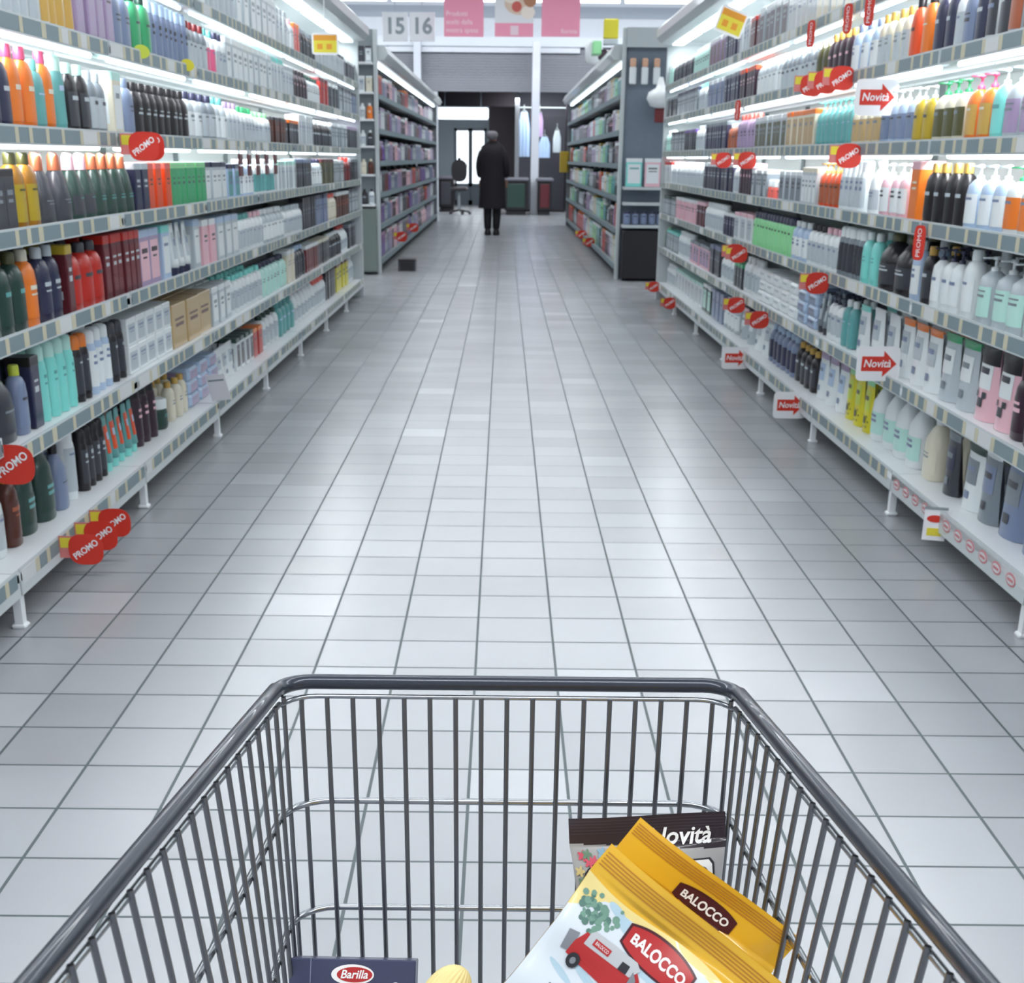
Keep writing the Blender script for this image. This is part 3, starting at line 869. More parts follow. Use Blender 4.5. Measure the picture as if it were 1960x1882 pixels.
def novelty_tag():
    r = empty('arrow_sign'); fn = lambda a, c, t: (a, t, c)
    b = MB(); b.prism(oval(.078, .062, 28, 0, 0, 0, 8), fn, 0, .0012); b.build('card', WHT, r)
    b = MB(); b.prism([(-.06,.026),(.018,.026),(.018,.046),(.066,0),(.018,-.046),(.018,-.026),(-.06,-.026)], fn, -.001, 0); b.build('arrow', REDT, r)
    b = MB(); put_text(b, 'Novità', lambda a, c: (a, -.0014, c), .038, 0, ox=-.004, bold=.0006, shear=.15, sx=.95); b.build('lettering', WHT, r)
    return r
PT, SLT, NT = promo_tag(), slim_tag(), novelty_tag(); used = set()
def first(o):
    if o.name in used: return copy_tree(o)
    used.add(o.name); return o
def put_tag(proto_, side, si, u, dz, label, group, cat='sign', dx=0.0, scale=1.0, tilt=0.0):
    X = XL if side < 0 else XR
    hs = H[si]; Y = y_of(u, X, hs); o = first(proto_)
    o.location = (X-side*(.004+dx), Y, hs+dz); o.scale = (scale*(1 if (side < 0 or proto_ is not PT) else -1), scale, scale) if False else (scale,)*3
    o.rotation_euler = (0, tilt, 0)
    tag(o, label, cat, group); return o
GP = 'red round promo tags on the shelf edges'
put_tag(PT, -1, 0, 118, -.02, 'red round promo tag on left floor-level shelf edge, nearest of three', GP)
put_tag(PT, -1, 0, 148, -.02, 'red round promo tag on left floor-level shelf edge, middle of three', GP)
put_tag(PT, -1, 0, 176, -.02, 'red round promo tag on left floor-level shelf edge, farthest of three', GP)
o = put_tag(PT, -1, 1, 2, -.07, 'big red promo tag at the left photo edge above brown bottles', GP, scale=1.15); o.location.x -= .075; o.location.y += .06; o.location.z = .45
put_tag(PT, -1, 4, 228, -.025, 'red promo tag over the dark green cone bottles, nearer of two', GP)
put_tag(PT, -1, 4, 240, -.025, 'red promo tag over the dark green cone bottles, farther of two', GP)
def rtag(si, u, dz, label):
    # the tags of the right wall read the same way round, so they are shifted out by their own width
    o = put_tag(PT, 1, si, u, dz, label, GP); o.location.x -= .115; return o
for si, u, dz, l in [(5, 1572, -.01, 'red promo tag left of the plum bottles, farthest of three'), (5, 1600, -.01, 'red promo tag below the plum bottles, middle of three'), (5, 1632, -.01, 'red promo tag below the plum bottles, nearest of three'),
     (4, 1648, -.03, 'red promo tag under the teal pump bottles on the right wall'), (4, 1400, -.05, 'red promo tag above navy cartons, farther of two, right wall'), (4, 1447, -.05, 'red promo tag above navy cartons, nearer of two, right wall'),
     (2, 1424, -.04, 'red promo tag on third right shelf edge, farther of overlapping pair'), (2, 1432, -.045, 'red promo tag on third right shelf edge, nearer of overlapping pair'),
     (2, 1588, -.03, 'red promo tag over the white soap packs'), (1, 1428, -.04, 'red promo tag over blue grey cartons low on right wall'), (1, 1474, -.04, 'red promo tag low on right wall, over the white pouches'),
     (0, 1264, -.02, 'red promo tag at the far end of the lowest right shelf'), (0, 1296, -.04, 'red promo tag second from far end of lowest right shelf')]:
    rtag(si, u, dz, l)
for si, u, l in [(6, 1562, 'slim red promo strip on the top right shelf, farthest'), (6, 1634, 'slim red promo strip on the top right shelf, middle'), (6, 1676, 'slim red promo strip on the top right shelf, nearest'),
              (5, 1420, 'slim red promo strip hanging by the navy cartons, sixth right shelf'), (3, 1778, 'slim red promo strip hanging over the black jar bottle')]:
    o = put_tag(SLT, 1, si, u, .0, l, 'slim red promo strips on the right wall', dx=.02); o.rotation_euler = (0, 0, .5)
for si, u, dz, l, dx in [(5, 1700, -.105, 'white sign with red arrow beside the cream pump bottles', .03), (1, 1700, .055, 'white sign with red arrow in front of the white pouches', .03),
              (0, 1536, -.03, 'white sign with red arrow on the lowest right shelf, nearer', .04), (0, 1427, -.03, 'white sign with red arrow on the lowest right shelf, farther', .04)]:
    o = put_tag(NT, 1, si, u, dz, l, 'red arrow signs on the right wall', dx=dx)
# small hanging price flag with red oval on the floor-level right shelf
r = empty('price_flag', (XR-.012, y_of(1805, XR, .14), .165), -.3); tag(r, 'small white price flag with red oval on lowest right shelf edge', 'sign')
b = MB(); b.box(-.035, .035, 0, .001, -.1, 0); b.build('card', WHT, r)
b = MB(); b.prism(oval(.026, .012, 20, 0, -.03), lambda a, c, t: (a, t, c), -.001, 0, 0); b.box(-.022, .022, -.001, 0, -.085, -.06, 1); b.build('print', [REDT, YEL], r)
b = MB(); b.box(-.036, .036, -.002, .012, 0, .006); b.build('clip', GREYM, r)
def yellow_card(loc, w_, h_, label, ry=0, rz=0):
    r = empty('price_card', loc, rz); r.rotation_euler = (0, ry, rz); tag(r, label, 'sign', 'yellow price cards')
    b = MB(); b.prism(oval(w_/2, h_/2, 24, 0, 0, 0, 10), lambda a, c, t: (a, t, c), 0, .0015); b.build('card', WHT, r)
    b = MB(); b.box(-w_*.43, w_*.43, -.001, 0, -h_*.4, h_*.15, 0); b.box(-w_*.43, w_*.43, -.001, 0, h_*.15, h_*.4, 1)
    b.box(-w_*.3, -w_*.1, -.002, -.001, -h_*.25, 0, 1); b.box(w_*.05, w_*.25, -.002, -.001, -h_*.25, 0, 1); b.build('print', [YEL, mat('tag orange', (222, 150, 40), .5)], r)
    b = MB(); b.tube([(0, .004, h_*.45), (0, .004, 2.12-loc[2])], .003); b.build('stem', METALW, r)
p = at(632, 84, 8.9); yellow_card((p.x-.03, 8.9, p.z), .16, .12, 'yellow price card hanging under the left hood light')
p = at(1400, 42, 7.9); yellow_card((p.x, 7.9, p.z), .15, .13, 'yellow and orange price card hanging under the right hood light', .35)
for u, si, l in ((268, 5, 'lime round shelf tag under the green bottles'), (356, 5, 'pale lime round shelf tag beyond the first')):
    b = MB(); b.prism(oval(.04, .022, 24), lambda a, c, t: (t, a, c), 0, .0014); o = b.build('shelf_tag', pm('lime' if u < 300 else 'yellow'))
    o.location = (XL+.003, y_of(u, XL, H[si]), H[si]+.01); o.rotation_euler = (0, 0, -.5); tag(o, l, 'tag', 'round lime shelf tags')
r = empty('leaning_sign', (XL+.02, y_of(425, XL, H[0]), H[0]+.01)); r.rotation_euler = (R(12), R(-8), R(-20)); tag(r, 'white sign card leaning outwards on the lowest left shelf', 'sign')
b = MB(); b.box(-.06, .04, 0, .002, 0, .12); b.build('card', WHT, r)
b = MB(); b.box(-.05, .03, -.0008, 0, .09, .097); b.build('print', STRIPG, r)
# maroon strips of sachets hanging from the fifth left shelf
for i in range(5):
    r = empty('sachet_strip', (XL+.012, y_of(452+i*17, XL, H[4]), H[4]-.045)); tag(r, 'maroon sachet strip hanging from the fifth left shelf edge', 'sachet strip', 'maroon sachet strips on the left wall')
    for j in range(2):
        b = MB(); b.bbox(0, .008, -.045, .045, -.05-j*.052, -j*.052-.002, .003); b.build('sachet', pm('maroon'), r)
    b = MB(); b.box(-.004, .0, -.01, .01, -.1, .03); b.build('hanger', METAL, r)

# ------------------------------------------------------------------ gondolas beyond the cross aisle
HG = [.14, .50, .82, 1.14, 1.46, 1.80]
def gondola(side, X, y0, y1, xin, label):
    r = empty('gondola', (X, y0, 0)); tag(r, label, 'shelving unit')
    L = y1-y0; W = abs(xin-X)
    def bx(b, a0, a1, *q, m=0): b.box(min(side*a0, side*a1), max(side*a0, side*a1), *q, m)
    b = MB(); bx(b, .4, .44, .1, L, .05, 2.15); b.build('back_panel', mat('gondola back grey', (118, 124, 130), .6), r)
    for h in HG:
        b = MB(); bx(b, 0, .4, .1, L, h-.03, h-.002); s_ = b.build('shelf', GREYM, r)
        b = MB(); bx(b, -.006, 0, .1, L, h-.04, h+.012); b.build('price_strip', STRIPG, s_)
    b = MB(); bx(b, .08, .1, .1, L, 0, .12); b.build('kick_plate', DARK, r)
    b = MB(); b.prism([(.4, 2.16), (.02, 2.13), (-.07, 2.13), (-.11, 2.19), (-.07, 2.27), (.4, 2.30)], lambda a, c, t: (side*a, t, c), .1, L); b.build('hood', METAL, r)
    b = MB(); bx(b, .03, .075, .15, L-.1, 2.10, 2.12); b.build('hood_light', TUBE, r)
    y = .1
    for k in range(int(L/1.33)+1):
        b = MB(); bx(b, .36, .40, y, y+.04, 0, 2.14); b.build('upright', GREYM, r); y += 1.33
    b = MB(); bx(b, -.0, W, L, L+.03, 0, 2.2); b.build('end_panel', mat('gondola end grey', (120, 126, 132), .6), r)
    # end frame facing the camera
    for a in (0, W-.04):
        b = MB(); b.bbox(min(side*a, side*(a+.04)), max(side*a, side*(a+.04)), 0, .06, 0, 2.42, .006); b.build('end_post', METAL, r)
    return r
GLX, GRX, GY = -1.33, 1.175, 15.35
GRY = 14.95
gl = gondola(-1, GLX, GY, 28.5, -1.72, 'grey gondola of shelves beyond the cross aisle on the left')
gr = gondola(1, GRX, GRY, 27.2, 1.72, 'grey gondola of shelves beyond the cross aisle on the right')
# left end: shelves of its own
b = MB(); b.box(-.40, .0, .06, .10, 0, 2.42); b.build('end_panel', mat('end panel grey', (142, 152, 156), .6), gl)
EH = [.72, 1.02, 1.30, 1.56, 1.82, 2.10]
for h in EH:
    b = MB(); b.box(-.36, -.04, -.14, .06, h-.02, h); b.build('end_shelf', METALW, gl)
b = MB(); b.box(-.34, -.2, -.1, .06, .03, .66); b.build('end_bin', DARK, gl)
b = MB(); b.bbox(-.2, -.03, -.1, .05, .03, .68, .01); b.build('end_cabinet', mat('cabinet grey green', (120, 132, 128), .5), gl)
cols = [('white', 'black'), ('brown', 'cream'), ('black', 'white'), ('orange', 'white'), ('cream', 'white'), ('pale grey', 'charcoal')]
for i, h in enumerate(EH):
    for j in range(4):
        c = cols[(i) % 6]; kd = 'bx' if i in (4, 5) else 'bt'
        pr = (kd, c[0] if j % 2 == 0 else c[1], c[1], .15, .06, False)
        place(pr, KN[kd][0], (GLX-.08-j*.075, GY-.06, h+.001), -math.pi/2, '%s %s on the left gondola end, %s end shelf' % (c[j % 2], KN[kd][1], ORD[i] if i else 'lowest'), CATN[kd], 'items on the left gondola end, shelf %d, %s' % (i, c[j % 2]))
# right end: peg board, hanging packs, two tall boxes, blue tins, black bin
b = MB(); b.box(.04, .51, .06, .10, 0, 2.42); b.build('end_panel', mat('peg board', (118, 130, 144), .6, var=.1), gr)
for h in (.56, .78, .93):
    b = MB(); b.box(.05, .50, -.22, .06, h-.03, h-.002); b.build('end_shelf', METAL, gr)
b = MB(); b.bbox(.06, .49, -.2, .05, .02, .50, .01); b.build('end_bin', mat('black bin', (24, 20, 26), .5), gr)
b = MB(); b.box(.04, .51, -.02, .06, 2.24, 2.42); b.build('header', METAL, gr)
for j, (cb, cc) in enumerate((('mint', 'white'), ('pale pink', 'white'))):
    pr = ('bx', cb, cc, .27, .16, False, 'white'); place(pr, 'wide_carton', (GRX+.15+j*.19, GRY-.13, .93), -math.pi/2, 'tall %s carton standing on the right gondola end shelf' % cb, 'box', None)
for j in range(5):
    pr = ('ca', 'blue grey', 'navy', .13, .075, False); place(pr, 'spray_can', (GRX+.1+j*.086, GRY-.12, .56), -math.pi/2, 'blue tin in the row on the right gondola end', 'can', 'blue tins on the right gondola end')
for j in range(3):
    r = empty('hanging_pack', (GRX+.11+j*.12, GRY+.0, 2.12)); tag(r, 'white pack with orange head hanging on right gondola peg board, %s' % ['left', 'middle', 'right'][j], 'pack', 'packs hanging on the peg board')
    b = MB(); b.bbox(-.035, .035, -.03, 0, -.22, -.06, .01); b.build('body', pm('white'), r)
    b = MB(); b.bbox(-.03, .03, -.03, 0, -.06, .02, .01); b.build('head', mat('pale orange', (226, 180, 150), .5), r)
    b = MB(); b.tube([(0, .06, .0), (0, -.05, .0)], .004); b.build('hook', GREYM, r)
r = empty('hanging_bundle', (GRX+.38, GRY-.19, 1.76)); tag(r, 'round white bundle with dark red tag hanging on right gondola', 'bundle')
b = MB(); b.lathe([(.02,-.09),(.1,-.07),(.14,0),(.12,.06),(.05,.1),(.02,.2)], n=14); b.build('bag', pm('white'), r)
b = MB(); b.bbox(-.05, .05, -.03, .03, -.22, -.09, .01); b.build('tag', pm('dark red'), r)
b = MB(); b.tube([(0, 0, .18), (0, .25, .2)], .004); b.build('hook', GREYM, r)
GW = {-1: [('lilac','pale pink'),('purple','lilac'),('pale grey','lilac'),('plum','white'),('grey','navy'),('charcoal','grey'),('pale pink','white'),('blue grey','white'),('dark red','grey'),('lilac','charcoal')],
      1: [('pale grey','white'),('light green','white'),('grey','dark green'),('lilac','white'),('pale mint','teal'),('dark green','grey'),('plum','white'),('cream','mustard'),('teal','white'),('charcoal','lilac')]}
for side, X, y0, y1 in ((-1, GLX, GY, 28.4), (1, GRX, GRY, 27.1)):
    for i, h in enumerate(HG):
        y = y0+.2; k = 0; q = random.randrange(10)
        while y < y1-.36:
            w_ = .12 if y < y0+3 else (.2 if y < y0+7 else .34); run = random.choice([2, 3, 4])
            c = GW[side][(q*3+i*2) % 10]; q += 1
            kd = random.choice(['bx', 'bt', 'bx']); hh = random.choice([.2, .22, .24]) if i else .26
            if random.random() < .07: c = ('red', 'orange')
            pr = (kd, c[0], c[1], hh, w_, False, None, .09)
            for z in range(run):
                if y > y1-.36: break
                place(pr, words_of(kd, w_, True)[0], (X+side*.09, y+w_/2, h), 0 if side < 0 else math.pi,
                      '%s %s with %s top, %s shelf of the far %s gondola' % (c[0], words_of(kd, 0, True)[1], c[1], ORD[i], 'left' if side < 0 else 'right'), CATN[kd],
                      '%s %s on the %s shelf of the far %s gondola' % (c[0], KN[kd][1], ORD[i], 'left' if side < 0 else 'right'))
                y += w_+.012
            k += 1
# red round tags along the gondola foot
for side, X, ys in ((-1, GLX, (17.2, 19.5)), (1, GRX, (19, 21))):
    for j, y in enumerate(ys):
        o = copy_tree(PT); o.location = (X-side*.0-(.12 if side > 0 else -.0), y, .3 if side < 0 else .16); o.scale = (1.3,)*3
        tag(o, 'red round tag on the far %s gondola, %s one' % ('left' if side < 0 else 'right', ['nearer', 'farther'][j]), 'sign', 'red tags on the far gondolas')
# things standing on top of the right gondola
def topbox(u0, u1, v0, v1, y, dep, m, name, label):
    p, q = at(u0, v1, y), at(u1, v0, y); zt = 2.29
    b = MB(); b.bbox(p.x, q.x, y, y+dep, zt, q.z, .012); tag(b.build(name, m), label, 'box')
pb = empty('yellow_sign_box', (at(1170, 60, GRY+.4).x, GRY+.4, 2.29)); tag(pb, 'yellow framed box standing on top of the right gondola', 'box')
p, q = at(1156, 74, GRY+.4), at(1185, 36, GRY+.4); hw = (q.x-p.x)/2
b = MB(); b.bbox(-hw, hw, 0, .12, p.z-2.29, q.z-2.29, .01); b.build('panel', pm('yellow'), pb)
b = MB(); b.bbox(-hw, hw, .0, .14, 0, p.z-2.29, .01); b.build('base', pm('pale grey'), pb)
for a, b_, c, d, m, nm, lb2 in ((1128, 1152, 76, 1, 'light green', 'green_pack', 'pale green pack on top of the right gondola'),):
    topbox(1134, 1152, 78, 104, GRY+1.8, .3, pm(m), nm, lb2)
b = MB(); x = at(1118, 90, GRY+3.4).x; b.lathe([(.08,0),(.1,.03),(.11,.18),(.07,.25)], n=14, ox=x+.12, oy=GRY+3.4, oz=2.292); tag(b.build('white_bundle', pm('white')), 'white wrapped bundle on top of the right gondola', 'bundle')
b = MB(); b.bbox(x+.14, x+.26, GRY+2.7, GRY+2.85, 2.292, 2.4, .02); tag(b.build('dark_pack', pm('plum')), 'dark pack on top of the right gondola by white bundle', 'box')
# dark low stool on the floor by the left gondola
st = empty('step_stool', (at(780, 520, 15.9).x, 15.9, 0)); tag(st, 'low dark step stool on the floor beside the left gondola', 'stool')
b = MB(); b.bbox(-.1, .1, -.1, .1, .10, .125, .01); b.build('tread', pm('black'), st)
for a in (-1, 1):
    b = MB(); b.bbox(a*.085-.012, a*.085+.012, -.095, .095, 0, .1, .003); b.build('side_panel', pm('charcoal'), st)
b = MB(); b.bbox(-.075, .075, -.09, -.075, .0, .098, .002); b.build('riser', pm('black'), st)

# ------------------------------------------------------------------ banners and number signs over the exit
BY = 30.4
PINK = mat('banner pink', (226, 146, 170), .7)
def banner(u0, u1, v1, label, lines, picture=False):
    p, q = at(u0, v1, BY), at(u1, -30, BY)
    r = empty('hanging_banner', ((p.x+q.x)/2, BY, p.z)); tag(r, label, 'banner', 'banners over the exit')
    hw, hh = (q.x-p.x)/2, q.z-p.z
    b = MB(); b.box(-hw, hw, 0, .01, 0, hh, 0); b.build('cloth', PINK if not picture else mat('banner pale', (214, 216, 220), .7), r)
    b = MB(); b.tube([(-hw-.03, .005, hh+.02), (hw+.03, .005, hh+.02)], .02); b.build('rail', METALW, r)
    b = MB(); b.tube([(-hw*.7, .005, hh), (-hw*.7, .005, CEIL-p.z)], .005); b.tube([(hw*.7, .005, hh), (hw*.7, .005, CEIL-p.z)], .005); b.build('cord', GREYM, r)
    b = MB()
    for t, x_, z_, s_ in lines: put_text(b, t, lambda a, c: (a, -.004, c), s_, 0, ox=x_*hw, oy=z_, align='LEFT' if x_ < 0 else 'CENTER')
    b.build('lettering', mat('banner white', (238, 214, 224), .6), r)
    if picture:
        b = MB(); b.box(-hw, hw, -.003, 0, 0, .25, 0)
        for cx, cz, a, c, m in ((.1, .62, .3, .22, 1), (.28, .45, .14, .12, 2), (-.05, .75, .2, .14, 2), (.32, .7, .14, .16, 3), (.05, .55, .1, .1, 4)):
            b.prism(oval(a, c, 20, cx, cz), lambda a_, c_, t: (a_, t, c_), -.006-m*.001, -.003, m)
        b.box(-.07, .09, -.008, -.003, .03, .2, 5)
        b.build('picture', [PINK, mat('food tan', (206, 184, 166), .7), mat('food cream', (224, 214, 204), .7), mat('food brown', (168, 120, 92), .7), mat('food red', (190, 92, 84), .7), mat('sign pale', (220, 196, 206), .6)], r)
banner(850, 926, 70, 'pink hanging banner with three lines of white writing', [('Prodotti', -.9, .42, .13), ('scelti dalla', -.9, .27, .13), ('nostra spesa', -.9, .12, .13)])
banner(947, 1022, 70, 'hanging banner with a food picture above a pink band', [], True)
banner(1036, 1112, 70, 'plain pink hanging banner with one small word', [('fiorista', .45, .1, .12)])
for u, t in ((756, '15'), (808, '16')):
    p = at(u, 51, BY+.4)
    r = empty('number_sign', p); tag(r, 'white hanging sign with grey number %s' % t, 'sign', 'number signs over the tills')
    b = MB(); b.bbox(-.26, .26, 0, .05, -.27, .27, .01); b.build('board', mat('sign white', (226, 230, 234), .6), r)
    b = MB(); put_text(b, t, lambda a, c: (a, -.004, c), .42, 0, bold=.012); b.build('lettering', mat('sign grey', (140, 152, 158), .6), r)
    b = MB(); b.tube([(0, .025, .27), (0, .025, CEIL-p.z)], .008); b.build('rod', GREYM, r)

# ------------------------------------------------------------------ tills and the things by the exit
def till(u0, u1, y, front, label):
    p, q = at(u0, 300, y), at(u1, 300, y); xm, hw = (p.x+q.x)/2, (q.x-p.x)/2
    r = empty('checkout_counter', (xm, y, 0)); tag(r, label, 'counter', 'checkout counters')
    b = MB(); b.bbox(-hw, hw, 0, 1.4, .1, .72, .02); b.build('cabinet', pm('black'), r)
    b = MB(); b.bbox(-hw+.06, hw-.06, -.012, 0, .16, .66, .01); b.build('front_panel', pm(front), r)
    b = MB(); b.bbox(-hw-.03, hw+.03, -.03, 1.43, .72, .78, .02); b.build('worktop', mat('worktop grey', (110, 112, 122), .5), r)
    b = MB(); b.box(-hw+.04, hw-.04, .05, 1.35, 0, .1); b.build('plinth', DARK, r)
    return r
TY = 32.2
till(966, 1011, TY, 'dark green', 'black checkout counter with dark green front left of the white column')
till(1030, 1058, TY, 'maroon', 'black checkout counter with dark red front right of the white column')
t3 = till(838, 868, 33.0+.9, 'charcoal', 'dark checkout counter at the left below the black chair')
# glass display with clothes hanging
for i, (u, wd, v0, v1, cm, l) in enumerate(((1003, 24, 215, 300, 'pale blue', 'long pale blue garment hanging left of the white column'), (1042, 22, 262, 302, 'pale blue', 'short pale blue garment hanging right of the white column'), (1066, 16, 250, 292, 'pale grey', 'pale grey garment at the right of the hanging clothes'), (1033, 14, 215, 262, 'lilac', 'narrow pale lilac garment hanging high beside the white column'))):
    y = FAC+.7+.12*i; a, c = at(u-wd/2, v1, y), at(u+wd/2, v0, y)
    r = empty('hanging_garment', ((a.x+c.x)/2, y, c.z)); tag(r, l, 'garment', 'clothes hanging by the exit')
    hw = (c.x-a.x)/2; L_ = c.z-a.z
    b = MB(); b.grid(lambda s_, t_: (hw*(2*s_-1)*(.55+.45*min(1, t_*3)), .04*math.sin(s_*22), -L_*t_), 24, 8)
    b.grid(lambda s_, t_: (hw*(1-2*s_)*(.55+.45*min(1, t_*3)), .05+.04*math.sin((1-s_)*22), -L_*t_), 24, 8)
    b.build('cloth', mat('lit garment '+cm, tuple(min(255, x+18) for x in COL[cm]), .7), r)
    b = MB(); b.tube([(-hw*.6, .02, -.02), (0, .02, .05), (hw*.6, .02, -.02)], .008); b.tube([(0, .02, .05), (0, .02, .16)], .006); b.build('hanger', GREYM, r)
rl = empty('clothes_rail', (ex(1035, FAC+.9), FAC+.9, 0)); tag(rl, 'dark clothes rail standing behind the white column', 'rail')
w2 = ex(1082, FAC+.9)-ex(1035, FAC+.9)
for a in (-w2, w2):
    b = MB(); b.tube([(a, 0, .0), (a, 0, 2.5)], .02); b.build('post', pm('black'), rl)
b = MB(); b.tube([(-w2, 0, 2.3), (w2, 0, 2.3)], .014); b.build('bar', GREYM, rl)
b = MB(); b.box(-w2, w2, -.1, .2, .0, .06); b.build('base', pm('black'), rl)
area('display_light', (ex(1035), FAC+.5, 2.5), 1.6, .3, 40, (R(20), 0, 0))
sp = empty('stand_post', (ex(989, FAC+.5), FAC+.5, 0)); tag(sp, 'grey steel stand post left of the hanging clothes', 'post')
b = MB(); b.bbox(-.05, .05, -.05, .05, .02, 2.6, .01); b.build('shaft', mat('post steel', (132, 136, 142), .5), sp)
b = MB(); b.lathe([(.22,0),(.22,.02),(.08,.05)], n=16); b.build('foot', GREYM, sp)
# black chair of the till
ch = empty('till_chair', (at(879, 400, 32.4).x, 32.4, 0)); tag(ch, 'black till chair with rounded back seen from behind', 'chair')
def rndback(s_, t_, d):
    a, c = 2*s_-1, t_; wv = .17*(1-.35*abs(c-.35)**2.0*2.0)*(1-.0*c); return (a*wv, d-.03*(a*a), .70+.44*c)
b = MB(); b.prism([(x*.95, z) for x, z in oval(.185, .23, 24, 0, .92, 0, 2.6)], lambda a, c, t: (a, t, c), -.05, .05); b.build('backrest', pm('black'), ch)
b = MB(); b.bbox(-.2, .2, -.2, .22, .5, .58, .04); b.build('seat', pm('black'), ch)
b = MB(); b.tube([(0, 0, .08), (0, 0, .5)], .03); b.build('column', GREYM, ch)
for k in range(5):
    a = k*2*math.pi/5; b = MB(); b.tube([(0, 0, .09), (.24*math.cos(a), .24*math.sin(a), .05)], .02); b.lathe([(.025,0),(.03,.02),(.02,.05)], n=8, ox=.24*math.cos(a), oy=.24*math.sin(a)); b.build('foot', pm('black'), ch)
b = MB(); b.tube([(0, .0, 1.13), (0, .0, 1.19)], .035); b.build('headrest', pm('black'), ch)
p, q = at(1071, 330, 26.9), at(1084, 290, 26.9)
b = MB(); b.bbox(p.x, GRX-.004, 26.9, 27.0, p.z, q.z, .01); b.box(GRX-.03, GRX+.03, 27.0, 27.02, p.z, q.z)
tag(b.build('clip_display', [pm('mustard')]), 'small yellow display clipped to the far end of right gondola', 'display')

# ------------------------------------------------------------------ the person
def person():
    base = at(942, 446, 23.6); r = empty('person', (base.x, 23.6, 0), 0.0)
    tag(r, 'person in a long black coat standing with back turned in the aisle', 'person')
    def skin(name, verts, edges, radii, m, root, sub=2):
        me = bpy.data.meshes.new(name); me.from_pydata(verts, edges, []); me.materials.append(m)
        o = bpy.data.objects.new(name, me); C.objects.link(o); o.parent = r
        s = o.modifiers.new('skin', 'SKIN'); s.use_smooth_shade = True
        for i, q in enumerate(radii): me.skin_vertices[0].data[i].radius = (q, q) if not isinstance(q, tuple) else q
        me.skin_vertices[0].data[root].use_root = True
        u = o.modifiers.new('sub', 'SUBSURF'); u.levels = u.render_levels = sub
        return o
    SK = mat('skin', (150, 116, 104), .6)
    V = [(0,0,.86),(0,0,1.02),(0,.01,1.2),(0,.0,1.36),(0,0,1.43),(0,-.01,1.50),(0,-.01,1.58),
         (-.13,0,1.31),(-.21,.01,1.08),(-.2,-.06,.88),(.13,0,1.31),(.21,.01,1.08),(.2,-.06,.88),
         (-.08,0,.82),(-.085,-.01,.45),(-.075,.02,.08),(-.08,-.09,.035),(.08,0,.82),(.075,.0,.45),(.065,.03,.08),(.07,-.08,.035)]
    E = [(0,1),(1,2),(2,3),(3,4),(4,5),(5,6),(3,7),(7,8),(8,9),(3,10),(10,11),(11,12),(0,13),(13,14),(14,15),(15,16),(0,17),(17,18),(18,19),(19,20)]
    Rr = [.12,.11,.12,.09,.045,.08,.075,.045,.035,.03,.045,.035,.03,.09,.06,.045,.035,.09,.06,.045,.035]
    skin('body', V, E, Rr, SK, 0)
    b = MB(); n = 20; prof = [(.235,.42),(.225,.5),(.21,.75),(.2,.95),(.2,1.1),(.21,1.24),(.19,1.36),(.1,1.43),(.07,1.45)]
    for k, (q, z) in enumerate(prof): pass
    b.lathe(prof, kx=1, ky=.72, n=20); b.build('coat', mat('black coat', (22, 18, 26), .8), r)
    for a in (-1, 1):
        skin('sleeve', [(a*.15,0,1.33),(a*.225,.01,1.1),(a*.22,-.07,.88)], [(0,1),(1,2)], [.075,.065,.055], MATS['black coat'], 0, 1)
        skin('trouser_leg', [(a*.075,0,.6),(a*.075,.01,.3),(a*.07,.03,.06)], [(0,1),(1,2)], [.085,.075,.062], mat('black trousers', (20, 18, 24), .8), 0, 1)
        b = MB(); b.lathe([(.8,0),(1,.02),(1,.05),(.7,.1),(.55,.15)], kx=.055, ky=.055, n=12, ox=a*.07, oy=.03); b.lathe([(.9,0),(1,.03),(.6,.07)], kx=.05, ky=.11, n=12, ox=a*.07, oy=-.04); b.build('shoe', pm('black'), r)
        b = MB(); hx = a*.218
        skin('hand', [(hx,-.08,.87),(hx,-.09,.80),(hx-.02,-.09,.74),(hx-.008,-.09,.73),(hx+.006,-.09,.735),(hx+.02,-.09,.745),(hx-a*.03,-.11,.8)], [(0,1),(1,2),(1,3),(1,4),(1,5),(0,6)], [.024,.028,.009,.009,.009,.009,.01], SK, 0, 1)
    skin('hair', [(0,.03,1.60),(0,.05,1.53),(0,.045,1.46)], [(0,1),(1,2)], [.1,.105,.07], mat('grey hair', (124, 122, 128), .8), 0, 2)
    r.rotation_euler = (0, 0, R(170))
person()

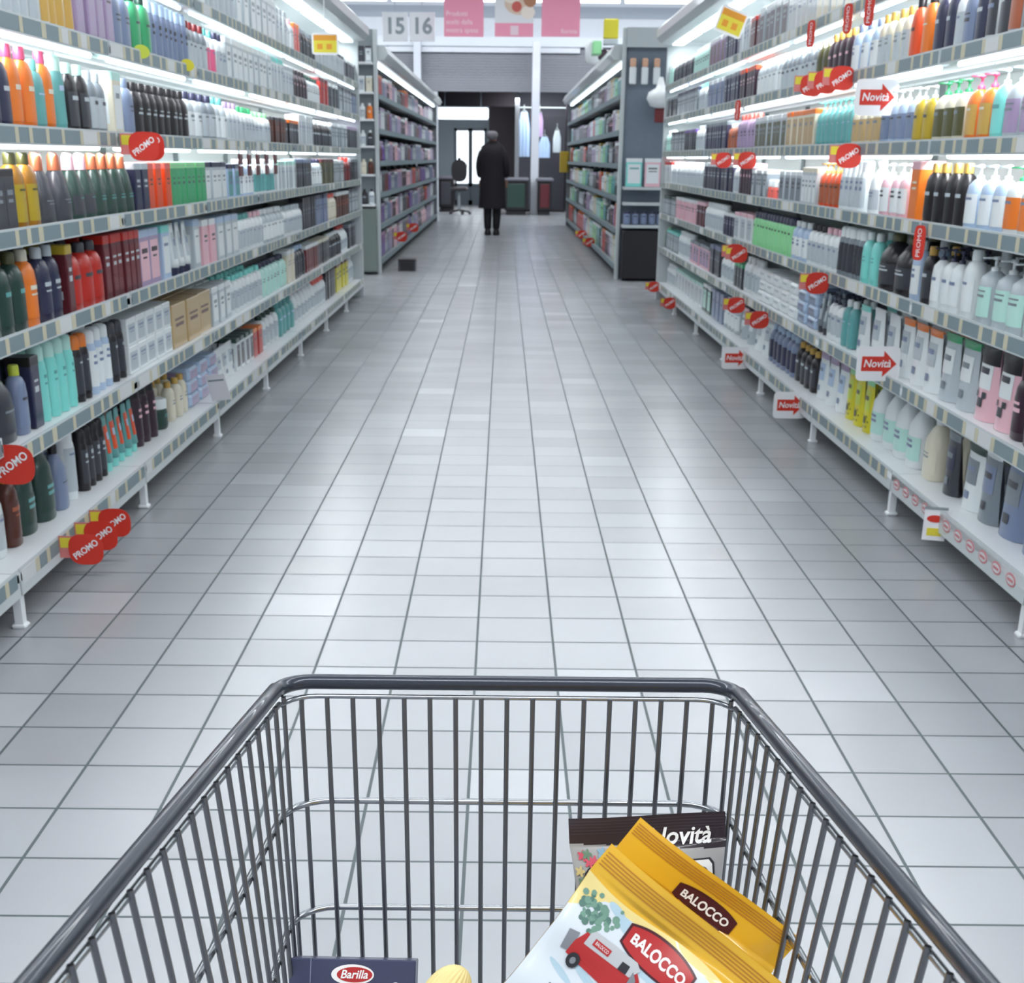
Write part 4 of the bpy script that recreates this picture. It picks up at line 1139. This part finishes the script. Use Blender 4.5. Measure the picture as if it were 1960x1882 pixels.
# ------------------------------------------------------------------ the trolley
CART = mat('trolley rim', (58, 62, 72), .32, .5, coat=.4)
WIRE = mat('trolley wire', (168, 172, 176), .25, .95)
WIRED = mat('trolley wire dark', (118, 120, 124), .28, .92)
cart = empty('shopping_trolley', (0, .65, 0)); tag(cart, 'grey wire shopping trolley with dark rim being pushed along the aisle', 'trolley')
OFF = Vector((0, -.65, 0)); CXM = .007
def rim_h(y): return .757+(1.11-y)*.0926
def half(y): return .1975+(1.11-y)*.071
def sidept(y, s, sg):
    # point of a side wall at distance s under the rim
    return Vector((CXM+sg*(half(y)-.12*s*min(1, (1.12-y)*3)), y, rim_h(y)-s))+OFF
YF, YB = 1.11, .16
def loop(s, r0=.035, inset=0.0, yb=YB):
    pts = []
    for i in range(9): y = yb+(YF-r0-yb)*i/8; p = sidept(y, s, -1); p.x += inset; pts.append(p)
    xl = sidept(YF-r0, s, -1).x+inset; xr = sidept(YF-r0, s, 1).x-inset; zz = sidept(YF, s, 1).z; yy = YF-.65-inset
    for i in range(1, 6): a = math.pi/2*i/6; pts.append(Vector((xl+r0*(1-math.cos(a)), yy-r0+r0*math.sin(a), zz)))
    pts.append(Vector((xl+r0, yy, zz))); pts.append(Vector((xr-r0, yy, zz)))
    for i in range(1, 6): a = math.pi/2*i/6; pts.append(Vector((xr-r0+r0*math.sin(a), yy-r0+r0*math.cos(a), zz)))
    for i in range(9): y = YF-r0-(YF-r0-yb)*i/8; p = sidept(y, s, 1); p.x -= inset; pts.append(p)
    return pts
b = MB(); b.tube(loop(-.002, .028), .0068, 12); b.build('rim', CART, cart)
b = MB(); b.tube(loop(.0105, .03, .003), .0024, 8); b.build('rail', WIRE, cart)
for s_ in (.114, .225, .33): b = MB(); b.tube(loop(s_, .04, .0), .0032, 8); b.build('rail', WIRE, cart)
fl = .385
for i in range(17):
    x = CXM-.181+i*.0226
    b = MB(); p = Vector((x, YF-.65-.0065, rim_h(YF)-.01)); q = Vector((x*.985, YF-.65-.006, rim_h(YF)-fl)); m_ = (p+q)/2; b.tube([p, p+Vector((0,0,-.02)), m_, q], .0022, 8); b.build('wire', WIRED, cart)
nb = 30
for i in range(nb):
    y = 1.088-i*.0305
    for sg in (-1, 1):
        p0 = sidept(y, .006, sg)+Vector((-sg*.005, 0, 0)); p1 = sidept(y, .2, sg)+Vector((-sg*.005, 0, 0)); p2 = sidept(y, fl-(1.11-y)*.0, sg)+Vector((-sg*.005, 0, 0))
        b = MB(); b.tube([p0, p1, p2], .0022, 6); b.build('wire', WIRED, cart)
b = MB(); z = rim_h(YF)-fl
for i in range(16):
    y = YF-.01-i*.06; hw = half(y)-.046
    zz = rim_h(y)-fl; b.tube([(CXM-hw, y-.65, zz), (CXM+hw, y-.65, zz)], .0025, 6)
for i in range(13):
    x = -.18+i*.03; b.tube([(CXM+x, YF-.65, rim_h(YF)-fl+.004), (CXM+x, YB-.65, rim_h(YB)-fl+.004)], .002, 6)
b.build('basket_floor', WIRE, cart)
b = MB()
for sg in (-1, 1):
    b.tube([(sg*.18+CXM, .40, .12), (sg*.18+CXM, .36, .17), (sg*.2+CXM, -.35, .2), (sg*.22+CXM, -.5, .45), (sg*.235+CXM, -.53, .86), (sg*.235+CXM, -.57, .95)], .011, 10)
b.tube([(-.18+CXM, .36, .17), (.18+CXM, .36, .17)], .009); b.tube([(-.2+CXM, -.35, .2), (.2+CXM, -.35, .2)], .009)
for sg in (-1, 1): b.tube([(sg*.17+CXM, .3, .175), (sg*.17+CXM, .3, rim_h(.95)-fl)], .008)
b.build('chassis', CART, cart)
b = MB(); b.tube([(-.24+CXM, -.57, .95), (.24+CXM, -.57, .95)], .016, 12); b.build('handle', pm('red'), cart)
for (x, y) in ((-.18, .4), (.18, .4), (-.2, -.38), (.2, -.38)):
    b = MB(); b.tube([(x-.012+CXM, y, .055), (x+.012+CXM, y, .055)], .055, 18); wh = b.build('wheel', pm('charcoal'), cart)
    b = MB(); b.tube([(x-.02+CXM, y, .055), (x-.02+CXM, y, .12), (x+.02+CXM, y, .12), (x+.02+CXM, y, .055)], .005, 6); b.build('fork', GREYM, wh)

# ------------------------------------------------------------------ shopping in the trolley
RED2 = mat('logo red', (178, 44, 44), .35); MAR = mat('logo maroon', (72, 28, 36), .35); BLW = mat('logo white', (238, 238, 236), .4)
YB1 = mat('biscuit bag yellow', (226, 176, 44), .34, coat=.4); YB2 = mat('biscuit bag crimp brown', (178, 118, 40), .4)
def box3(name, o, ax, ay, az): pass
# pasta box
pz = 1.205
tl, tr = atz(551, 1838, pz), atz(792, 1833, pz)
bw = (tr-tl).length; top = (tl.z+tr.z)/2; bot = rim_h(1.02)-fl+.008; bh = top-bot
bh = .155; LEAN = R(30)
r = empty('pasta_box', ((tl.x+tr.x)/2, tl.y-bh*math.sin(LEAN), top-bh*math.cos(LEAN))); r.rotation_euler = (-LEAN, ROLL*1.5, 0); tag(r, 'navy pasta box leaning against the front of the trolley', 'box')
NAV = mat('pasta box navy', (56, 60, 88), .4, coat=.2)
b = MB(); b.bbox(-bw/2, bw/2, 0, .045, 0, bh, .0012); b.build('carton', NAV, r)
fnp = lambda a, c, t: (a, -t, bh+c)
b = MB(); b.prism([(-bw/2+.0185, 0), (-bw/2+.0192, 0), (-bw/2+.0192, -bh), (-bw/2+.0185, -bh)], fnp, 0, .0002); b.build('fold_line', mat('fold grey', (120, 124, 146), .5), r)
b = MB(); cx, cy = .0, -.0135; cx = (672-671.5)*pz/F
b.prism(oval(.0190, .0090, 32, cx, cy, 0, 2), fnp, .0001, .0006, 0); b.prism(oval(.0158, .0067, 32, cx+.0018, cy, 0, 2), fnp, .0006, .001, 1)
b.prism(oval(.0045, .0045, 24, cx+.0385, cy-.0105, 0, 2), fnp, .0001, .0006, 0); b.prism(oval(.0026, .0015, 16, cx+.0385, cy-.0105, .6), fnp, .0006, .001, 2)
put_text(b, 'Barilla', lambda a, c: (a, -.0013, bh+c), .0104, 0, ox=cx+.0012, oy=cy, bold=.0002, shear=.25, sx=.95)
b.build('logo', [BLW, RED2, mat('mark green', (110, 150, 130), .5)], r)
# ribbed cream pasta shell pack
p = atz(852, 1905, 1.06); r = empty('pasta_shell', (p.x, p.y, p.z)); tag(r, 'ribbed cream pasta shell beside the navy pasta box', 'pasta')
b = MB()
def shell(a, c):
    an = a*2*math.pi; ph = (c-.5)*math.pi; rr_ = .0175*(1+.035*math.cos(an*26)); return (rr_*math.cos(ph)*math.cos(an)*1.0, rr_*math.cos(ph)*math.sin(an), .026*math.sin(ph))
vs_ = []
b.grid(lambda a, c: shell(a, c), 104, 14); o = b.build('shell', mat('pasta cream', (222, 204, 140), .5), r); r.rotation_euler = (R(-20), R(50), R(20))
b = MB(); b.tube([(0, 0, -.026), (.004, 0, -.045), (.012, 0, -.06)], .008, 10); b.build('stem', mat('pasta cream dark', (204, 182, 110), .5), r)

def bag(name, px, z0, wv, lv, ang, tiltb, label, matfn, mats, thick=.045, seal=.16, wob=1.0):
    """soft bag: px = photo pixel of the top left corner, ang = turn in its plane; a runs along the top, b down the bag"""
    o0 = atz(px[0], px[1], z0)
    ir, idn = rt2, -up2
    A = (ir*math.cos(ang)+idn*math.sin(ang)).normalized(); B = (-ir*math.sin(ang)+idn*math.cos(ang)).normalized(); Nn = -fw
    B = (B*math.cos(tiltb)+Nn*math.sin(tiltb)).normalized(); Nn = B.cross(A).normalized(); 
    if Nn.dot(-fw) < 0: Nn = -Nn
    r = empty(name, o0); tag(r, label, 'bag')
    def surf(a, b_, off=0.0, sg=1):
        t = max(0, (b_-seal)/(1-seal)); ed = max(0, min(1, a)); 
        puff = (math.sin(math.pi*ed)**.6)*(math.sin(math.pi*min(1, t*.93+.0))**.55 if t > 0 else 0)*thick
        crk = wob*(.0022*math.sin(9*a+5*b_)+.0016*math.sin(23*a*b_+4)+.0013*math.sin(31*b_+7*a*a))
        if b_ < seal: crk *= .5; crk += wob*.0035*math.sin(a*5.2)
        xx = a*wv; 
        nar = .045*wv*math.sin(math.pi*min(1, t))**.8; xx = nar+(a*(wv-2*nar))
        return A*xx+B*(b_*lv)+Nn*(sg*(puff*.5+.0008)+crk+off)
    b = MB(); b.grid(lambda a, c: surf(a, c), 90, 130, mf=lambda a, c: matfn(a, c)); b.grid(lambda a, c: surf(1-a, c, 0, -1), 20, 30, mf=lambda a, c: matfn(1-a, c))
    # crimped top edge closes front and back
    b.build('film', mats, r)
    return r, surf
# biscuit bag, rear
def ymf(a, c): return 1 if (.03 < c < .15 and int(c*250) % 6 < 2) else 0
rb, sb = bag('biscuit_bag', (1226, 1566), .985, .147, .265, math.atan2(234, 306), -.25, 'yellow biscuit bag with dark oval logo, leaning behind the white-fronted one', lambda a, c: 0, [YB1], .04, .12)
def crimps(surf, r, n=5, b0=.02, b1=.11, off=.0006):
    b = MB()
    for i in range(n):
        c0 = b0+(b1-b0)*i/n
        b.grid(lambda a, c, c0=c0: surf(.01+.98*a, c0+.0034*c, off), 40, 1)
    b.build('crimp', YB2, r)
crimps(sb, rb, 5, .012, .052)
def logo(surf, r, ca, cb, la, lb_, wv, lv, txt, mfill, size, rim=None):
    """long rounded plaque with lettering, centred at (ca, cb) in bag coordinates"""
    b = MB(); K = 34
    def pt(x, y, off): return surf(ca+x/wv, cb+y/lv, off)
    def plaque(ha, hb, off, m):
        def f(s, t): x = (2*s-1)*ha; hh = hb*(1-.42*abs(2*s-1)**2.4); return pt(x, (2*t-1)*hh, off)
        b.grid(f, 24, 8, m)
    plaque(la*1.07, lb_*1.16, .0010, 2); plaque(la, lb_, .0014, 0)
    vs, fs = text_geo(txt, size, bold=size*.03)
    mxx = max(abs(v.x) for v in vs); k = la*.86/mxx
    b.add([pt(v.x*k, -v.y*k*1.15*(1-.25*(abs(v.x)/mxx)**2), .0019) for v in vs], fs, 1)
    b.build('logo', [mfill, BLW, rim or MAR], r)
logo(sb, rb, .53, .092, .0245, .0078, .147, .265, 'BALOCCO', MAR, .012)
# biscuit bag, front, white body with the red van picture
WB = mat('biscuit bag white', (214, 222, 228), .32, coat=.4); SKYB = mat('biscuit bag pale blue', (176, 202, 214), .34, coat=.4); GRN = mat('printed foliage', (112, 150, 132), .5)
def edge_(a): return .095+.012*math.sin(a*7)+.03*max(0, a-.3)
wmf = lambda a, c: 0
W2, L2 = .158, .25
rf, sf = bag('biscuit_bag', (1171, 1616), .93, W2, L2, R(39.5), -.2, 'yellow and white biscuit bag with red van picture, in front', wmf, [YB1, WB, SKYB, mat('biscuit bag cream', (232, 212, 140), .36, coat=.3)], .05, .09)
crimps(sf, rf, 5, .02, .07)
b = MB()
b.grid(lambda a, c: sf(a, edge_(a)+(1-edge_(a))*c, .0003), 60, 90, 3)
b.grid(lambda a, c: sf(a, (edge_(a)+.022+.09*max(0, .14-a)/.14)*(1-c)+c, .0005), 60, 90, 1)
for (a_, c_, p_, q_) in ((.3, .15, .1, .018), (.42, .2, .1, .02), (.2, .13, .05, .012), (.6, .23, .12, .02), (.72, .27, .12, .02), (.3, .33, .12, .012), (.16, .36, .08, .01)):
    poly = oval(p_, q_, 16, a_, c_, .12); cx_, cy_ = a_, c_
    for t0, t1 in ((0, .5), (.5, 1)):
        n_ = len(poly); vs_ = [sf(cx_+(x-cx_)*t, cy_+(y-cy_)*t, .0007) for t in (max(t0, .001), t1) for x, y in poly]
        b.add(vs_, [(i, (i+1) % n_, n_+(i+1) % n_, n_+i) for i in range(n_)], 2, True)
b.build('printed_panel', [YB1, WB, SKYB, MATS['biscuit bag cream']], rf)
logo(sf, rf, .47, .158, .0275, .0105, W2, L2, 'BALOCCO', RED2, .012, MAR)
b = MB()
def poly_on(surf, pts, off, m, n=6):
    """fan of a convex-ish outline laid on the bag"""
    cx = sum(p[0] for p in pts)/len(pts); cy = sum(p[1] for p in pts)/len(pts); vs = [surf(cx, cy, off)]; fs = []
    P = []
    for i in range(len(pts)):
        p, q = pts[i], pts[(i+1) % len(pts)]
        for k in range(n): P.append((p[0]+(q[0]-p[0])*k/n, p[1]+(q[1]-p[1])*k/n))
    for t in (.33, .66, 1): vs += [surf(cx+(p[0]-cx)*t, cy+(p[1]-cy)*t, off) for p in P]
    N_ = len(P)
    for i in range(N_):
        j = (i+1) % N_; fs.append((0, 1+i, 1+j))
        for q in range(2): fs.append((1+q*N_+i, 1+(q+1)*N_+i, 1+(q+1)*N_+j, 1+q*N_+j))
    b.add(vs, fs, m)
random.seed(3)
for i in range(60):   # foliage
    a_, c_ = .13+random.gauss(0, .05), .17+random.gauss(0, .022); rr_ = random.uniform(.008, .018)
    poly_on(sf, oval(rr_, rr_*.62, 8, max(.03, a_), min(.22, max(.125, c_))), .0007+.0001*(i % 5), 0 if i % 3 else 1, 1)
b.m = [q for q in b.m]
V0 = (.12, .248)
def vp(x, y): return (V0[0]+x*.82, V0[1]+y*.5)
poly_on(sf, [vp(.0,.03), vp(.03,-.05), vp(.36,-.075), vp(.42,-.03), vp(.44,.03), vp(.46,.09), vp(.40,.13), vp(.0,.12)], .0013, 2)
poly_on(sf, [vp(.05,-.06), vp(.07,-.085), vp(.35,-.10), vp(.39,-.075), vp(.36,-.01), vp(.05,.01)], .0016, 3)
poly_on(sf, [vp(.09,-.055), vp(.2,-.06), vp(.2,-.02), vp(.09,-.015)], .0019, 2)
poly_on(sf, [vp(.28,-.055), vp(.33,-.06), vp(.335,-.01), vp(.28,-.005)], .0019, 4)
poly_on(sf, [vp(.36,-.05), vp(.40,-.02), vp(.42,.035), vp(.37,.03)], .0019, 5)
for x in (.06, .35): poly_on(sf, oval(.032, .024, 14, *vp(x, .125)), .002, 4, 1); poly_on(sf, oval(.014, .011, 10, *vp(x, .125)), .0024, 5, 1)
poly_on(sf, [vp(-.06,.0), vp(.0,-.02), vp(.02,.10), vp(-.04,.12)], .0012, 5)
vs, fs = text_geo('BALOCCO', .02); mxx = max(abs(v.x) for v in vs)
b.add([sf(V0[0]+.119+v.x/mxx*.036, V0[1]-.019-v.y/mxx*.034, .0023) for v in vs], fs, 6)
vs, fs = text_geo('Novellini', .02, shear=.3)
b.add([sf(.22+v.x*2.2, .41-v.y*1.4, .0016) for v in vs], fs, 4)
b.build('van_picture', [GRN, mat('printed foliage dark', (84, 120, 108), .5), RED2, mat('printed van grey', (186, 188, 190), .5), INK, mat('printed grey', (128, 132, 138), .5), BLW], rf)
# grey bag with a dark header standing behind
HD = mat('bag header black', (44, 34, 42), .4, coat=.3); GB = mat('bag grey paper', (168, 168, 168), .5, var=.12)
WN, LN = .1365, .19
rn, sn = bag('biscuit_bag', (1088, 1568), 1.175, WN, LN, -.045, -.12, 'grey bag with black header standing upright behind the yellow bags', lambda a, c: 0 if c < .115+.05*a else 1, [HD, GB], .03, .13, .6)
b = MB()
for i in range(5): b.grid(lambda a, c, i=i: sn(.01+.98*a, .012+i*.014+.003*c, .0006), 30, 1, 0)
b.build('crimp', mat('header crimp', (70, 58, 66), .4), rn)
b = MB(); vs, fs = text_geo('Novità', .02, shear=.25, bold=.0004)
mxx = max(abs(v.x) for v in vs); b.add([sn(.695+v.x/mxx*.21, .10-v.y/mxx*.21*WN/LN*1.0, .0016) for v in vs], fs, 0)
b.build('lettering', BLW, rn)
b = MB()
poly_on(sn, oval(.15, .15*WN/LN, 24, .2, .305), .0008, 1, 1); poly_on(sn, oval(.14, .14*WN/LN, 24, .2, .305), .0011, 0, 1)
poly_on(sn, [(.14,.365),(.14,.3),(.19,.26),(.25,.3),(.25,.365)], .0014, 2); poly_on(sn, [(.11,.305),(.19,.24),(.27,.305),(.19,.275)], .0017, 1)
for q in range(3): poly_on(sn, oval(.012, .01, 8, .165+.03*q, .33), .002, 1, 1)
for i, (a_, c_, m_) in enumerate(((.07,.17,3),(.11,.2,3),(.14,.195,3),(.2,.16,4),(.27,.17,4),(.33,.18,5),(.04,.24,5),(.05,.29,6),(.1,.165,6),(.06,.38,4),(.04,.42,4),(.1,.43,4),(.24,.18,6),(.3,.2,6),(.04,.34,6))):
    for k in range(5):
        t = k*2*math.pi/5; poly_on(sn, oval(.018, .009, 8, a_+.016*math.cos(t), c_+.011*math.sin(t), t), .0012+.0001*k+.00005*i, m_, 1)
# cream label with the end of its wording
poly_on(sn, [(.5,.205),(.9,.2),(.93,.225),(.95,.35),(.5,.35)], .0009, 1); poly_on(sn, [(.5,.212),(.89,.208),(.915,.23),(.935,.343),(.5,.343)], .0012, 0)
vs, fs = text_geo('occo', .02, bold=.0006); mxx = max(abs(v.x) for v in vs); b.add([sn(.73+v.x/mxx*.16, .26-v.y/mxx*.12, .0015) for v in vs], fs, 7)
b.build('print', [BLW, INK, mat('printed house grey', (150, 152, 156), .5), mat('printed flower red', (206, 84, 104), .5), mat('printed flower blue', (130, 168, 190), .5), mat('printed flower straw', (206, 188, 130), .5), mat('printed leaf', (104, 136, 112), .5), mat('printed navy', (50, 56, 96), .5)], rn)
flush()
print('objects', len(bpy.data.objects))
